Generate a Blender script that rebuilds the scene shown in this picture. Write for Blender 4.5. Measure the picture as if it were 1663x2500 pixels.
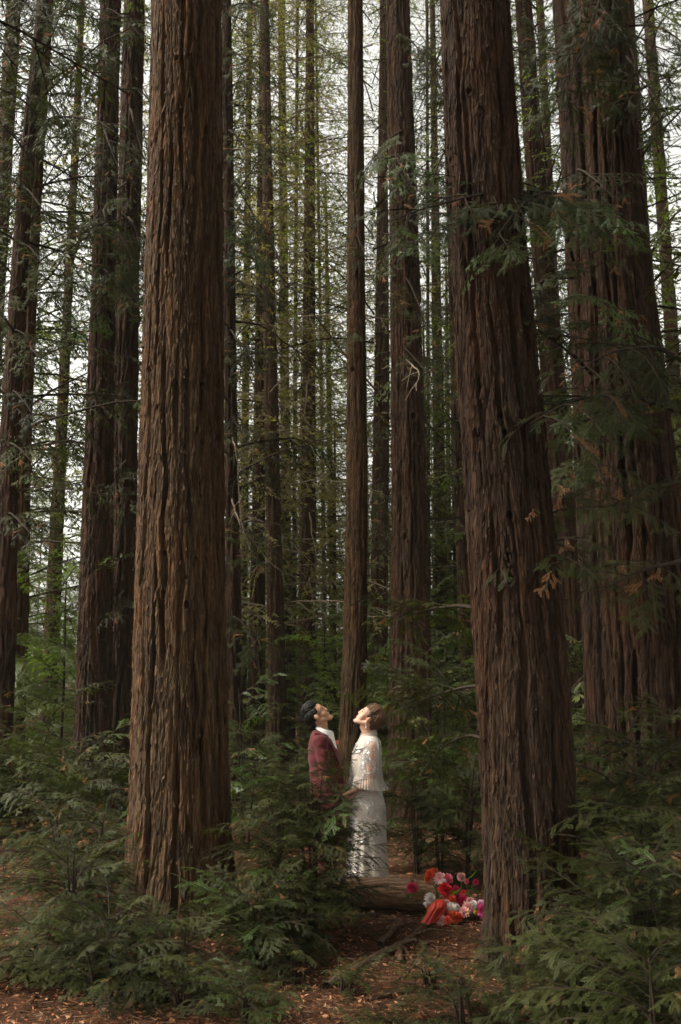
import bpy, math, random
import numpy as np
from mathutils import Vector, Matrix, Euler, Quaternion
from mathutils.bvhtree import BVHTree

for o in list(bpy.data.objects):
    bpy.data.objects.remove(o)
SC = bpy.context.scene
COL = SC.collection
R = math.radians

# ------------------------------------------------------------------ camera
CAM_H, PITCH = 1.9, 9.0
cam_d = bpy.data.cameras.new('camera')
cam_d.sensor_fit = 'VERTICAL'
cam_d.sensor_height = 36.0
cam_d.sensor_width = 24.0
cam_d.lens = 35.0
cam_d.clip_start = 0.05
cam_d.clip_end = 2000
cam_d.dof.use_dof = True
cam_d.dof.focus_distance = 8.8
cam_d.dof.aperture_fstop = 4.0
cam = bpy.data.objects.new('camera', cam_d)
COL.objects.link(cam)
cam.location = (0, 0, CAM_H)
cam.rotation_euler = (R(90 + PITCH), 0, 0)
SC.camera = cam

# ------------------------------------------------------------------ sky, sun, exposure (bright overcast)
SUN_DIR = Vector((-0.80, -0.16, 0.95)).normalized()          # towards the sun
w = bpy.data.worlds.new('World')
SC.world = w
w.use_nodes = True
nt = w.node_tree
for n in list(nt.nodes):
    nt.nodes.remove(n)
sky = nt.nodes.new('ShaderNodeTexSky')
sky.sky_type = 'NISHITA'
sky.sun_disc = False
sky.sun_elevation = math.asin(SUN_DIR.z)
sky.sun_rotation = math.atan2(SUN_DIR.x, SUN_DIR.y)
sky.dust_density = 3.0
hs = nt.nodes.new('ShaderNodeHueSaturation')                 # cloud cover: the sky loses its blue
hs.inputs['Saturation'].default_value = 0.10
hs.inputs['Value'].default_value = 1.0
bg = nt.nodes.new('ShaderNodeBackground')
bg.inputs['Strength'].default_value = 0.125
ow = nt.nodes.new('ShaderNodeOutputWorld')
nt.links.new(sky.outputs[0], hs.inputs['Color'])
wm = nt.nodes.new('ShaderNodeMix'); wm.data_type = 'RGBA'; wm.blend_type = 'MULTIPLY'
wm.inputs[0].default_value = 1.0
wm.inputs[7].default_value = (1.0, 0.97, 0.885, 1)
nt.links.new(hs.outputs[0], wm.inputs[6])
nt.links.new(wm.outputs[2], bg.inputs['Color'])
nt.links.new(bg.outputs[0], ow.inputs['Surface'])

sun_d = bpy.data.lights.new('sun', 'SUN')
sun_d.energy = 1.5
sun_d.angle = R(10)
sun_d.color = (1.0, 0.92, 0.80)
sun = bpy.data.objects.new('sun', sun_d)
COL.objects.link(sun)
sun.rotation_euler = SUN_DIR.to_track_quat('Z', 'Y').to_euler()
sun.location = SUN_DIR * 60

vs = SC.view_settings
vs.view_transform = 'Standard'
vs.look = 'None'
vs.gamma = 1.0
vs.use_curve_mapping = False
vs.exposure = 1.6
SC.render.engine = 'CYCLES'
cy = SC.cycles
cy.use_denoising = True
cy.use_adaptive_sampling = True
cy.adaptive_threshold = 0.01
cy.max_bounces = 6
cy.diffuse_bounces = 3
cy.glossy_bounces = 2
cy.transmission_bounces = 4
cy.transparent_max_bounces = 8
cy.caustics_reflective = False
cy.caustics_refractive = False
cy.sample_clamp_indirect = 4.0

# ------------------------------------------------------------------ helpers
F_PX = 2500 * 35.0 / 36.0
CP, SP = math.cos(R(PITCH)), math.sin(R(PITCH))

def ray(px, py):
    """direction of photograph pixel (1663 x 2500)"""
    u, v = (px - 831.5) / F_PX, (1250 - py) / F_PX
    return Vector((u, CP - v * SP, SP + v * CP))

def at(px, py, Y):
    d = ray(px, py)
    t = Y / d.y
    return Vector((d.x * t, Y, CAM_H + d.z * t))

def depth(p):
    return p[1] * CP + (p[2] - CAM_H) * SP

K = 1663 / 1568.0
def at2(x, y, Y):
    return at(x * K, y * K, Y)

def ground_at(px, py):
    d = ray(px, py)
    t = -CAM_H / d.z
    return Vector((d.x * t, d.y * t, 0))

class MB:
    """collects faces with material slots, builds ONE mesh"""
    def __init__(s):
        s.v, s.f, s.n = [], [], 0
    def add(s, V, F, mat=0):
        V = np.asarray(V, dtype=np.float64).reshape(-1, 3)
        F = np.asarray(F, dtype=np.int64)
        if len(F) == 0:
            return
        s.v.append(V)
        s.f.append((F + s.n, mat))
        s.n += len(V)
    def add_mb(s, o, M=None):
        V = np.concatenate(o.v)
        if M is not None:
            V = V @ np.array(M.to_3x3()).T + np.array(M.translation)
        for F, m in o.f:
            s.f.append((F + s.n, m))
        s.v.append(V)
        s.n += len(V)
    def mesh(s, name, mats, smooth=False, attrs=None):
        me = bpy.data.meshes.new(name)
        V = np.concatenate(s.v)
        me.vertices.add(len(V))
        me.vertices.foreach_set('co', V.astype(np.float32).ravel())
        tot = np.concatenate([np.full(len(F), F.shape[1]) for F, m in s.f])
        idx = np.concatenate([F.ravel() for F, m in s.f])
        mi = np.concatenate([np.full(len(F), m) for F, m in s.f])
        me.loops.add(len(idx))
        me.loops.foreach_set('vertex_index', idx.astype(np.int32))
        me.polygons.add(len(tot))
        st = np.concatenate([[0], np.cumsum(tot)[:-1]])
        me.polygons.foreach_set('loop_start', st.astype(np.int32))
        me.polygons.foreach_set('loop_total', tot.astype(np.int32))
        me.polygons.foreach_set('material_index', mi.astype(np.int32))
        me.polygons.foreach_set('use_smooth', np.full(len(tot), smooth))
        for m in mats:
            me.materials.append(m)
        if attrs:
            for k, a in attrs.items():
                at_ = me.attributes.new(k, 'FLOAT', 'POINT')
                at_.data.foreach_set('value', np.asarray(a, dtype=np.float32))
        me.update(calc_edges=True)
        return me

def link(name, me, parent=None, label=None, cat=None, group=None, kind=None):
    o = bpy.data.objects.new(name, me)
    COL.objects.link(o)
    if parent is not None:
        o.parent = parent
    tag(o, label, cat, group, kind)
    return o

def tag(o, label=None, cat=None, group=None, kind=None):
    if label: o['label'] = label
    if cat: o['category'] = cat
    if group: o['group'] = group
    if kind: o['kind'] = kind
    return o

def empty(name, loc, label=None, cat=None, group=None, kind=None):
    o = bpy.data.objects.new(name, None)
    COL.objects.link(o)
    o.empty_display_size = 0.1
    o.location = loc
    tag(o, label, cat, group, kind)
    return o

def tube(P, rad, sides=5, cap=False):
    P = np.asarray(P, float)
    n = len(P)
    rad = np.broadcast_to(np.asarray(rad, float), (n,))
    T = np.gradient(P, axis=0)
    T /= np.linalg.norm(T, axis=1, keepdims=True) + 1e-9
    ref = np.array([0, 0, 1.0]) if abs(T[:, 2]).mean() < 0.8 else np.array([1.0, 0, 0])
    A = np.cross(T, ref)
    A /= np.linalg.norm(A, axis=1, keepdims=True) + 1e-9
    B = np.cross(T, A)
    th = np.arange(sides) / sides * 2 * np.pi
    V = P[:, None] + rad[:, None, None] * (np.cos(th)[None, :, None] * A[:, None] + np.sin(th)[None, :, None] * B[:, None])
    i = np.arange(n - 1)[:, None] * sides
    j = np.arange(sides)[None]
    jn = (j + 1) % sides
    F = np.stack([i + j, i + jn, i + sides + jn, i + sides + j], -1).reshape(-1, 4)
    return V.reshape(-1, 3), F

# -------- value noise on numpy arrays
def _h(ix, iy, seed):
    ix = ix.astype(np.int64); iy = iy.astype(np.int64)
    n = (ix * 374761393 + iy * 668265263 + seed * 982451653) & 0xffffffff
    n = ((n ^ (n >> 13)) * 1274126177) & 0xffffffff
    n = (n ^ (n >> 16)) & 0xffffffff
    n = (n * 2246822519) & 0xffffffff
    return ((n ^ (n >> 15)) & 0xffffff) / float(0xffffff)

def vnoise(x, y, seed=0, per=None):
    x0, y0 = np.floor(x), np.floor(y)
    fx, fy = x - x0, y - y0
    fx = fx * fx * (3 - 2 * fx); fy = fy * fy * (3 - 2 * fy)
    xa, xb = x0, x0 + 1
    if per:
        xa, xb = np.mod(xa, per), np.mod(xb, per)
    a = _h(xa, y0, seed); b = _h(xb, y0, seed); c = _h(xa, y0 + 1, seed); d = _h(xb, y0 + 1, seed)
    return (a * (1 - fx) + b * fx) * (1 - fy) + (c * (1 - fx) + d * fx) * fy

def smooth(e0, e1, x):
    t = np.clip((x - e0) / (e1 - e0), 0, 1)
    return t * t * (3 - 2 * t)

# ------------------------------------------------------------------ materials
def new_mat(name):
    m = bpy.data.materials.new(name)
    m.use_nodes = True
    nt = m.node_tree
    b = nt.nodes['Principled BSDF']
    return m, nt, b

def ramp(nt, stops):
    r = nt.nodes.new('ShaderNodeValToRGB')
    e = r.color_ramp.elements
    while len(e) < len(stops):
        e.new(0.5)
    for i, (p, c) in enumerate(stops):
        e[i].position = p
        e[i].color = (*c, 1)
    return r

def noise_node(nt, scale, vec=None, detail=4, rough=0.6):
    n = nt.nodes.new('ShaderNodeTexNoise')
    n.inputs['Scale'].default_value = scale
    n.inputs['Detail'].default_value = detail
    n.inputs['Roughness'].default_value = rough
    if vec is not None:
        nt.links.new(vec, n.inputs['Vector'])
    return n

def obj_vec(nt, scale=(1, 1, 1)):
    tc = nt.nodes.new('ShaderNodeTexCoord')
    mp = nt.nodes.new('ShaderNodeMapping')
    mp.inputs['Scale'].default_value = scale
    nt.links.new(tc.outputs['Object'], mp.inputs['Vector'])
    return mp.outputs[0]

def mixc(nt, fac, a, b, mode='MIX'):
    m = nt.nodes.new('ShaderNodeMix')
    m.data_type = 'RGBA'
    m.blend_type = mode
    for s, v in ((m.inputs[0], fac), (m.inputs[6], a), (m.inputs[7], b)):
        if isinstance(v, (int, float)):
            s.default_value = v
        elif isinstance(v, tuple):
            s.default_value = (*v, 1)
        else:
            nt.links.new(v, s)
    return m.outputs[2]

def mat_bark(name, dark, mid, light, moss=0.0, bump=0.35, plates=True):
    m, nt, b = new_mat(name)
    v1 = obj_vec(nt, (1, 1, 0.10))
    n1 = noise_node(nt, 45, v1, 7, 0.72)
    v2 = obj_vec(nt, (1, 1, 0.35))
    n2 = noise_node(nt, 2.2, v2, 4)
    r1 = ramp(nt, [(0.30, dark), (0.52, mid), (0.75, light)])
    nt.links.new(n1.outputs['Fac'], r1.inputs[0])
    warm = mixc(nt, 1.0, r1.outputs[0], (1.2, 0.9, 0.72), 'MULTIPLY')
    rr = ramp(nt, [(0.40, (0, 0, 0)), (0.66, (1, 1, 1))])
    nt.links.new(n2.outputs['Fac'], rr.inputs[0])
    c = mixc(nt, rr.outputs[0], r1.outputs[0], warm)
    if plates:
        at_ = nt.nodes.new('ShaderNodeAttribute')
        at_.attribute_name = 'plate'
        rp = ramp(nt, [(0.0, (0.45, 0.42, 0.40)), (0.5, (0.95, 0.95, 0.95)), (1.0, (1.75, 1.62, 1.45))])
        nt.links.new(at_.outputs['Fac'], rp.inputs[0])
        c = mixc(nt, 1.0, c, rp.outputs[0], 'MULTIPLY')
    if moss > 0:
        n3 = noise_node(nt, 1.6, obj_vec(nt, (1, 1, 0.5)), 5)
        rm = ramp(nt, [(0.5, (0, 0, 0)), (0.75, (moss, moss, moss))])
        nt.links.new(n3.outputs['Fac'], rm.inputs[0])
        c = mixc(nt, rm.outputs[0], c, (0.045, 0.055, 0.022))
    nt.links.new(c, b.inputs['Base Color'])
    b.inputs['Roughness'].default_value = 0.9
    b.inputs['Specular IOR Level'].default_value = 0.25
    # fine relief: fibrous strands and small plates
    tcw = obj_vec(nt, (1, 1, 0.16))
    nd = noise_node(nt, 7, tcw, 3)
    wp = nt.nodes.new('ShaderNodeVectorMath'); wp.operation = 'MULTIPLY_ADD'
    nt.links.new(nd.outputs['Color'], wp.inputs[0]); wp.inputs[1].default_value = (0.10, 0.10, 0.06)
    nt.links.new(tcw, wp.inputs[2])
    vo = nt.nodes.new('ShaderNodeTexVoronoi')
    vo.feature = 'DISTANCE_TO_EDGE'
    vo.inputs['Scale'].default_value = 34
    nt.links.new(wp.outputs[0], vo.inputs['Vector'])
    vr = ramp(nt, [(0.0, (0, 0, 0)), (0.16, (0.85, 0.85, 0.85)), (0.5, (1, 1, 1))])
    nt.links.new(vo.outputs['Distance'], vr.inputs[0])
    b1 = nt.nodes.new('ShaderNodeBump'); b1.inputs['Strength'].default_value = min(1, bump * 2.2); b1.inputs['Distance'].default_value = 0.012
    nt.links.new(vr.outputs[0], b1.inputs['Height'])
    n4 = noise_node(nt, 130, obj_vec(nt, (1, 1, 0.09)), 5, 0.7)
    bm_ = nt.nodes.new('ShaderNodeBump')
    bm_.inputs['Strength'].default_value = min(1, bump * 2.2)
    bm_.inputs['Distance'].default_value = 0.012
    nt.links.new(n4.outputs['Fac'], bm_.inputs['Height'])
    nt.links.new(b1.outputs[0], bm_.inputs['Normal'])
    nt.links.new(bm_.outputs[0], b.inputs['Normal'])
    return m

def mat_leaf(name, c1, c2, trans=0.30, rough=0.45, spec=0.5, scale=2.5):
    m, nt, b = new_mat(name)
    oi = nt.nodes.new('ShaderNodeObjectInfo')
    geo = nt.nodes.new('ShaderNodeNewGeometry')
    n = noise_node(nt, scale, geo.outputs['Position'], 3)
    add = nt.nodes.new('ShaderNodeMath'); add.operation = 'MULTIPLY_ADD'
    nt.links.new(oi.outputs['Random'], add.inputs[0]); add.inputs[1].default_value = 0.5
    nt.links.new(n.outputs['Fac'], add.inputs[2])
    r = ramp(nt, [(0.40, c1), (1.0, c2)])
    nt.links.new(add.outputs[0], r.inputs[0])
    nt.links.new(r.outputs[0], b.inputs['Base Color'])
    b.inputs['Roughness'].default_value = rough
    b.inputs['Specular IOR Level'].default_value = spec
    tr = nt.nodes.new('ShaderNodeBsdfTranslucent')
    tc_ = mixc(nt, 1.0, r.outputs[0], (1.5, 1.7, 0.55), 'MULTIPLY')
    nt.links.new(tc_, tr.inputs['Color'])
    mx = nt.nodes.new('ShaderNodeMixShader')
    mx.inputs[0].default_value = trans
    nt.links.new(b.outputs[0], mx.inputs[1])
    nt.links.new(tr.outputs[0], mx.inputs[2])
    nt.links.new(mx.outputs[0], nt.nodes['Material Output'].inputs['Surface'])
    return m

def mat_plain(name, col, rough=0.7, spec=0.3, var=0.25, scale=8, bump=0.0, metallic=0.0, stretch=(1, 1, 1)):
    m, nt, b = new_mat(name)
    v = obj_vec(nt, stretch)
    n = noise_node(nt, scale, v, 5)
    lo = tuple(c * (1 - var) for c in col)
    hi = tuple(min(1, c * (1 + var)) for c in col)
    r = ramp(nt, [(0.3, lo), (0.7, hi)])
    nt.links.new(n.outputs['Fac'], r.inputs[0])
    nt.links.new(r.outputs[0], b.inputs['Base Color'])
    b.inputs['Roughness'].default_value = rough
    b.inputs['Specular IOR Level'].default_value = spec
    b.inputs['Metallic'].default_value = metallic
    if bump:
        bm_ = nt.nodes.new('ShaderNodeBump')
        bm_.inputs['Strength'].default_value = bump
        bm_.inputs['Distance'].default_value = 0.01
        nt.links.new(n.outputs['Fac'], bm_.inputs['Height'])
        nt.links.new(bm_.outputs[0], b.inputs['Normal'])
    return m

M = {}
M['bark'] = mat_bark('redwood_bark', (0.025, 0.0155, 0.0090), (0.076, 0.0475, 0.0255), (0.145, 0.095, 0.053), moss=0.3)
M['bark_red'] = mat_bark('redwood_bark_red', (0.0155, 0.0094, 0.0058), (0.044, 0.0262, 0.0155), (0.086, 0.055, 0.033))
M['bark_far'] = mat_bark('redwood_bark_plain', (0.024, 0.016, 0.010), (0.066, 0.042, 0.026), (0.12, 0.082, 0.050), moss=0.15, plates=False, bump=0.8)
M['twig'] = mat_plain('twig_wood', (0.034, 0.024, 0.016), 0.85, 0.2, 0.4, 20)
M['twig_grey'] = mat_plain('dead_twig_wood', (0.21, 0.165, 0.115), 0.85, 0.2, 0.35, 20)
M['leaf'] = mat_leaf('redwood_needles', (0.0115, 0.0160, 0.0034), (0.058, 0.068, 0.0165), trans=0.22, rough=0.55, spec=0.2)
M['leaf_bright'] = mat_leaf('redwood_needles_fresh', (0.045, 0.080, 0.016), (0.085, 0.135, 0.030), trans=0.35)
M['leaf_far_lit'] = mat_leaf('redwood_needles_lit', (0.056, 0.080, 0.021), (0.150, 0.168, 0.054), trans=0.5, scale=0.6)  # background light put into the colour: the same needles, lightened
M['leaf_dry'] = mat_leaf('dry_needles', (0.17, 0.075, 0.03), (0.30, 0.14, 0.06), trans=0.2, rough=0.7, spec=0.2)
M['leaf_under_lit'] = mat_leaf('understorey_needles_lit', (0.060, 0.092, 0.024), (0.140, 0.180, 0.055), trans=0.45, scale=1.2)  # soft midground light put into a paler needle colour
M['leaf_dead_far_lit'] = mat_leaf('dry_needles_lit', (0.16, 0.135, 0.065), (0.26, 0.22, 0.11), trans=0.5, rough=0.7, spec=0.2, scale=0.6)  # tan of dead needles, with sky light painted in as extra brightness

# ------------------------------------------------------------------ ground
def ground_z(x, y):
    x = np.asarray(x, float); y = np.asarray(y, float)
    z = 0.10 * (vnoise(x * 0.6 + 7.3, y * 0.6 + 2.1, 5) - 0.5) + 0.05 * (vnoise(x * 1.7, y * 1.7, 6) - 0.5)
    far = smooth(14, 60, np.hypot(x, y))
    z = z + far * 1.0 * (vnoise(x * 0.05 + 3.3, y * 0.05 + 8.1, 9) - 0.5)
    near = smooth(0.0, 1.0, np.hypot(x - 0.3, y - 8.6) / 1.6)
    return z * (0.15 + 0.85 * near)

def build_ground():
    mb = MB()
    def sheet(xs, ys, fine=0.0, dz=0.0):
        X, Y = np.meshgrid(xs, ys)
        Z = ground_z(X, Y) + dz
        if fine:
            Z = Z + fine * (vnoise(X * 9, Y * 9, 3) - 0.5) + fine * 0.6 * (vnoise(X * 24, Y * 24, 4) - 0.5)
        V = np.stack([X, Y, Z], -1).reshape(-1, 3)
        n, m = len(xs), len(ys)
        i = (np.arange(m - 1)[:, None] * n + np.arange(n - 1)[None])
        return V, np.stack([i, i + 1, i + n + 1, i + n], -1).reshape(-1, 4)
    # one sheet, graded spacing: fine near the log, coarse to the horizon
    def graded(lo, hi, a, b, step):
        mid = np.arange(a, b + 1e-6, step)
        left = a - np.cumsum(step * 1.16 ** np.arange(1, 60)); left = left[left > lo]
        right = b + np.cumsum(step * 1.16 ** np.arange(1, 60)); right = right[right < hi]
        return np.concatenate([[lo], left[::-1], mid, right, [hi]])
    xs = graded(-118, 118, -4.5, 4.5, 0.06)
    ys = graded(-50, 150, 3.5, 11.0, 0.06)
    V, F = sheet(xs, ys, 0.03)
    mb.add(V, F)
    m, nt, b = new_mat('forest_floor')
    v = obj_vec(nt)
    n1 = noise_node(nt, 14, v, 8, 0.7)
    n2 = noise_node(nt, 1.1, v, 4)
    r1 = ramp(nt, [(0.32, (0.016, 0.008, 0.005)), (0.5, (0.080, 0.034, 0.015)), (0.68, (0.19, 0.080, 0.034))])
    nt.links.new(n1.outputs['Fac'], r1.inputs[0])
    c = mixc(nt, n2.outputs['Fac'], r1.outputs[0], (0.05, 0.024, 0.013))
    nt.links.new(c, b.inputs['Base Color'])
    b.inputs['Roughness'].default_value = 0.95
    b.inputs['Specular IOR Level'].default_value = 0.15
    bp = nt.nodes.new('ShaderNodeBump')
    bp.inputs['Strength'].default_value = 0.9
    bp.inputs['Distance'].default_value = 0.03
    n3 = noise_node(nt, 40, v, 6, 0.7)
    nt.links.new(n3.outputs['Fac'], bp.inputs['Height'])
    nt.links.new(bp.outputs[0], b.inputs['Normal'])
    me = mb.mesh('ground', [m], smooth=True)
    return link('ground', me, label='forest floor covered in rust brown needle litter', kind='structure')
build_ground()

# ------------------------------------------------------------------ trunks
def plates(U, V, nu, seed):
    """anisotropic cells: U in 0..nu (periodic), V in cell units -> F1, edge distance, id, dv to cell centre"""
    iu, iv = np.floor(U), np.floor(V)
    F1 = np.full(U.shape, 9.0); F2 = np.full(U.shape, 9.0)
    ID = np.zeros(U.shape); DV = np.zeros(U.shape); DU = np.zeros(U.shape)
    for a in (-1, 0, 1):
        for b in (-1, 0, 1):
            cu, cv = iu + a, iv + b
            cw = np.mod(cu, nu)
            ju = cu + 0.12 + 0.76 * _h(cw, cv, seed)
            jv = cv + _h(cw, cv, seed + 11)
            du, dv = U - ju, V - jv
            d = np.abs(du) ** 2 * 1.25 + dv * dv * 0.8
            hid = _h(cw, cv, seed + 23)
            near = d < F1
            F2 = np.where(near, F1, np.minimum(F2, d))
            ID = np.where(near, hid, ID); DV = np.where(near, dv, DV); DU = np.where(near, du, DU)
            F1 = np.where(near, d, F1)
    return np.sqrt(F1), np.sqrt(F2), ID, DV, DU

def trunk_axis(pts, Y, top=26.0, taper_top=0.35, dY=0.0):
    """pts: (y, xc, w) in 1568 px of the photo -> function z -> (x, y, r)"""
    zs, xs, rs = [], [], []
    for (y, xc, wd) in sorted(pts, key=lambda p: -p[0]):
        p = at2(xc, y, Y)
        zs.append(p.z); xs.append(p.x); rs.append(wd * K / 2 / F_PX * depth(p))
    zs, xs, rs = map(np.array, (zs, xs, rs))
    sl = (xs[-1] - xs[0]) / (zs[-1] - zs[0])
    z_all = np.concatenate([[-0.4], zs, [top]])
    x_all = np.concatenate([[xs[0] - sl * (zs[0] + 0.4)], xs, [xs[-1] + sl * (top - zs[-1])]])
    r_all = np.concatenate([[rs[0] * 1.03], rs, [rs[-1] * taper_top]])
    return z_all, x_all, r_all

def make_trunk(mat, Y, pts, seg, rows_vis, seed, depth_m=0.018, pw=0.055, pl=0.34, flare=0.25, flare_h=0.5,
               top=26.0, knots=(), roots=(), furrow=0.03, zvis=8.0, fsp=0.10, flakes=0, fl_s=1.0):
    z_all, x_all, r_all = trunk_axis(pts, Y, top)
    z = np.concatenate([np.linspace(-0.4, zvis, rows_vis), np.linspace(zvis, top, max(10, rows_vis // 12))[1:]])
    # smooth the polyline a little
    def sm(a):
        zz = np.linspace(-0.4, top, 120)
        aa = np.interp(zz, z_all, a)
        k = np.ones(9) / 9
        pad = np.concatenate([np.full(4, aa[0]) + (aa[0] - aa[4:0:-1]), aa, np.full(4, aa[-1]) + (aa[-1] - aa[-2:-6:-1])])
        return np.interp(z, zz, np.convolve(pad, k, 'valid'))
    cx, rr = sm(x_all), sm(r_all)
    base = (cx[np.searchsorted(z, 0.0)], Y)
    r0 = np.interp(1.0, z, rr)
    nu = max(5, int(round(2 * math.pi * r0 / pw)))
    th = np.arange(seg) / seg * 2 * np.pi
    TH, Z = np.meshgrid(th, z)
    RR = np.repeat(rr[:, None], seg, 1)
    uu = TH / (2 * np.pi)
    # meander
    mean = (vnoise(uu * 6, Z * 0.7, seed + 3, per=6) - 0.5) * 1.5 + (vnoise(uu * 16, Z * 1.5, seed + 4, per=16) - 0.5) * 0.7
    U = np.mod(uu * nu + mean, nu)
    nu2 = nu * 2
    F1, F2, ID, DV, DU = plates(U, Z / (pl * 1.7) + (vnoise(uu * 9, Z * 0.7, seed + 6, per=9)) * 1.5, nu, seed)
    e = smooth(0.02, 0.20, F2 - F1)
    G1, G2, ID2, DV2, DU2 = plates(np.mod(uu * nu2 + mean * 2.2, nu2), Z / (pl * 0.62), nu2, seed + 50)
    e2 = smooth(0.0, 0.18, G2 - G1)
    fib = vnoise(uu * nu * 5, Z * 2.5, seed + 8, per=nu * 5) - 0.5
    # deep furrows: meandering lines that open and close along the trunk
    circ = 2 * math.pi * r0
    nf = max(5, int(round(circ / fsp)))
    UF = np.mod(uu * nf + (vnoise(uu * 5, Z * 0.8, seed + 31, per=5) - 0.5) * 0.9 + (vnoise(uu * 14, Z * 3.0, seed + 32, per=14) - 0.5) * 0.45, nf)
    iu = np.floor(UF)
    fur = np.zeros(UF.shape)
    for a_ in (-1, 0, 1):
        c_ = iu + a_
        cw = np.mod(c_, nf)
        line = c_ + 0.5 + 0.7 * (_h(cw, cw * 0, seed + 91) - 0.5) + 0.5 * (vnoise(Z * 0.8, cw * 17.0, seed + 92) - 0.5)
        dist = np.abs(UF - line) * circ / nf
        op = smooth(0.28, 0.66, vnoise(Z * 1.25, cw * 13.0 + 5, seed + 93))
        wdt = 0.005 + 0.017 * op
        fur = np.minimum(fur, -(1 - smooth(wdt * 0.6, wdt * 1.25, dist)) * (0.25 + 0.75 * op))
    D = depth_m * (0.75 * (e - 1) + 0.5 * (ID - 0.5)
                   + 0.65 * e * np.clip(-DV, -0.5, 0.9) + 0.5 * (e2 - 1) + 0.40 * (ID2 - 0.5) + 0.35 * e2 * np.clip(-DV2, -0.4, 0.8)
                   + 0.35 * fib) + furrow * fur
    D *= np.clip(RR / r0, 0.4, 1.2)
    # buttress flare
    fl = np.exp(-np.clip(Z, -0.4, None) / flare_h)
    lob = 0.75 + 0.5 * vnoise(uu * 7, Z * 0.4, seed + 70, per=7)
    Rf = RR * (1 + flare * fl * lob)
    for (tr_, wid, amt) in roots:
        dth = np.angle(np.exp(1j * (TH - tr_)))
        Rf = Rf + amt * np.exp(-(dth / wid) ** 2) * np.exp(-np.clip(Z, 0, None) / 0.28)
    # knot holes with a lip
    for (tk, zk, rk) in knots:
        du = np.angle(np.exp(1j * (TH - tk))) * RR
        q = np.sqrt(du ** 2 + ((Z - zk) * 0.8) ** 2) / rk
        D = D - 0.055 * (1 - smooth(0.45, 1.0, q)) + 0.016 * np.exp(-((q - 1.35) / 0.35) ** 2)
    RT = Rf + D
    X = cx[:, None] - base[0] + RT * np.cos(TH)
    Yv = RT * np.sin(TH)
    Vv = np.stack([X, Yv, Z], -1).reshape(-1, 3)
    n = len(z)
    i = np.arange(n - 1)[:, None] * seg
    j = np.arange(seg)[None]
    jn = (j + 1) % seg
    Fq = np.stack([i + j, i + jn, i + seg + jn, i + seg + j], -1).reshape(-1, 4)
    mb = MB()
    mb.add(Vv, Fq)
    pl_attr = np.clip(0.65 * ID + 0.35 * ID2, 0, 1).ravel()
    if flakes:
        # loose bark flakes: held at the top, peeling away at the lower end
        rg = np.random.default_rng(seed + 500)
        m = flakes
        tj = rg.integers(0, seg, m); zi = rg.uniform(0.15, zvis - 0.1, m)
        ri = np.clip(np.searchsorted(z, zi), 1, n - 2)
        keep = fur[ri, tj] > -0.25
        tj, zi, ri = tj[keep], zi[keep], ri[keep]
        m = len(tj)
        ln = rg.uniform(0.02, 0.11, m) * fl_s; wd = rg.uniform(0.004, 0.017, m) * fl_s; peel = rg.uniform(0.002, 0.015, m) * fl_s
        sl = rg.normal(0, 0.10, m)
        Rs = RT[ri, tj] ; tt = th[tj]
        rows_f = []
        for f_, wf, pf in ((0.0, 0.75, -0.12), (0.4, 1.0, 0.10), (0.75, 0.95, 0.45), (1.0, 0.55, 1.0)):
            rz = zi - ln * f_
            rad = np.maximum(Rs, RT[np.clip(np.searchsorted(z, rz), 0, n - 1), tj]) + 0.002 + peel * pf
            cxz = np.interp(rz, z, cx) - base[0]
            for sg in (-1, 1):
                ta = tt + (sg * wd * wf * 0.5 + sl * ln * f_) / rad
                rows_f.append(np.stack([cxz + rad * np.cos(ta), rad * np.sin(ta), rz + (rg.uniform(-.012, .012, m) if f_ == 1.0 else 0)], -1))
        VF = np.stack(rows_f, 1).reshape(-1, 3)
        q = np.array([[0, 1, 3, 2], [2, 3, 5, 4], [4, 5, 7, 6]])
        FF = (np.arange(m)[:, None, None] * 8 + q[None]).reshape(-1, 4)
        mb.add(VF, FF)
        pl_attr = np.concatenate([pl_attr, np.repeat(np.clip(rg.normal(0.55, 0.25, m), 0, 1), 8)])
    me = mb.mesh('trunk', [mat], smooth=True, attrs={'plate': pl_attr})
    lean = (np.interp(top, z, cx) - base[0]) / top
    def surf(zq, th_):
        return Vector((float(np.interp(zq, z, cx)) - base[0] + float(np.interp(zq, z, rr)) * math.cos(th_),
                       float(np.interp(zq, z, rr)) * math.sin(th_), zq))
    return me, base, lean, surf

FRONT = -math.pi / 2
TREES = {}
def tree(key, label, Y, pts, mat='bark', seg=90, rows=260, seed=1, group=None, name='redwood_tree', **kw):
    me, base, lean, surf = make_trunk(M[mat], Y, pts, seg, rows, seed, **kw)
    root = empty(name, (base[0], base[1], 0), label, 'tree', group)
    link('trunk', me, root)
    TREES[key] = (root, lean, surf)
    return root

def kn(specs, Y, pts):
    """knots given as photo px (1568) -> (theta, z, r)"""
    z_all, x_all, r_all = trunk_axis(pts, Y)
    out = []
    for (x, y, r) in specs:
        p = at2(x, y, Y)
        c, rr = np.interp(p.z, z_all, x_all), np.interp(p.z, z_all, r_all)
        p = at2(x, y, Y - rr * 0.8)
        s = max(-0.95, min(0.95, (p.x - np.interp(p.z, z_all, x_all)) / rr))
        out.append((-math.acos(s), p.z, r * 0.78))
    return out

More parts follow.
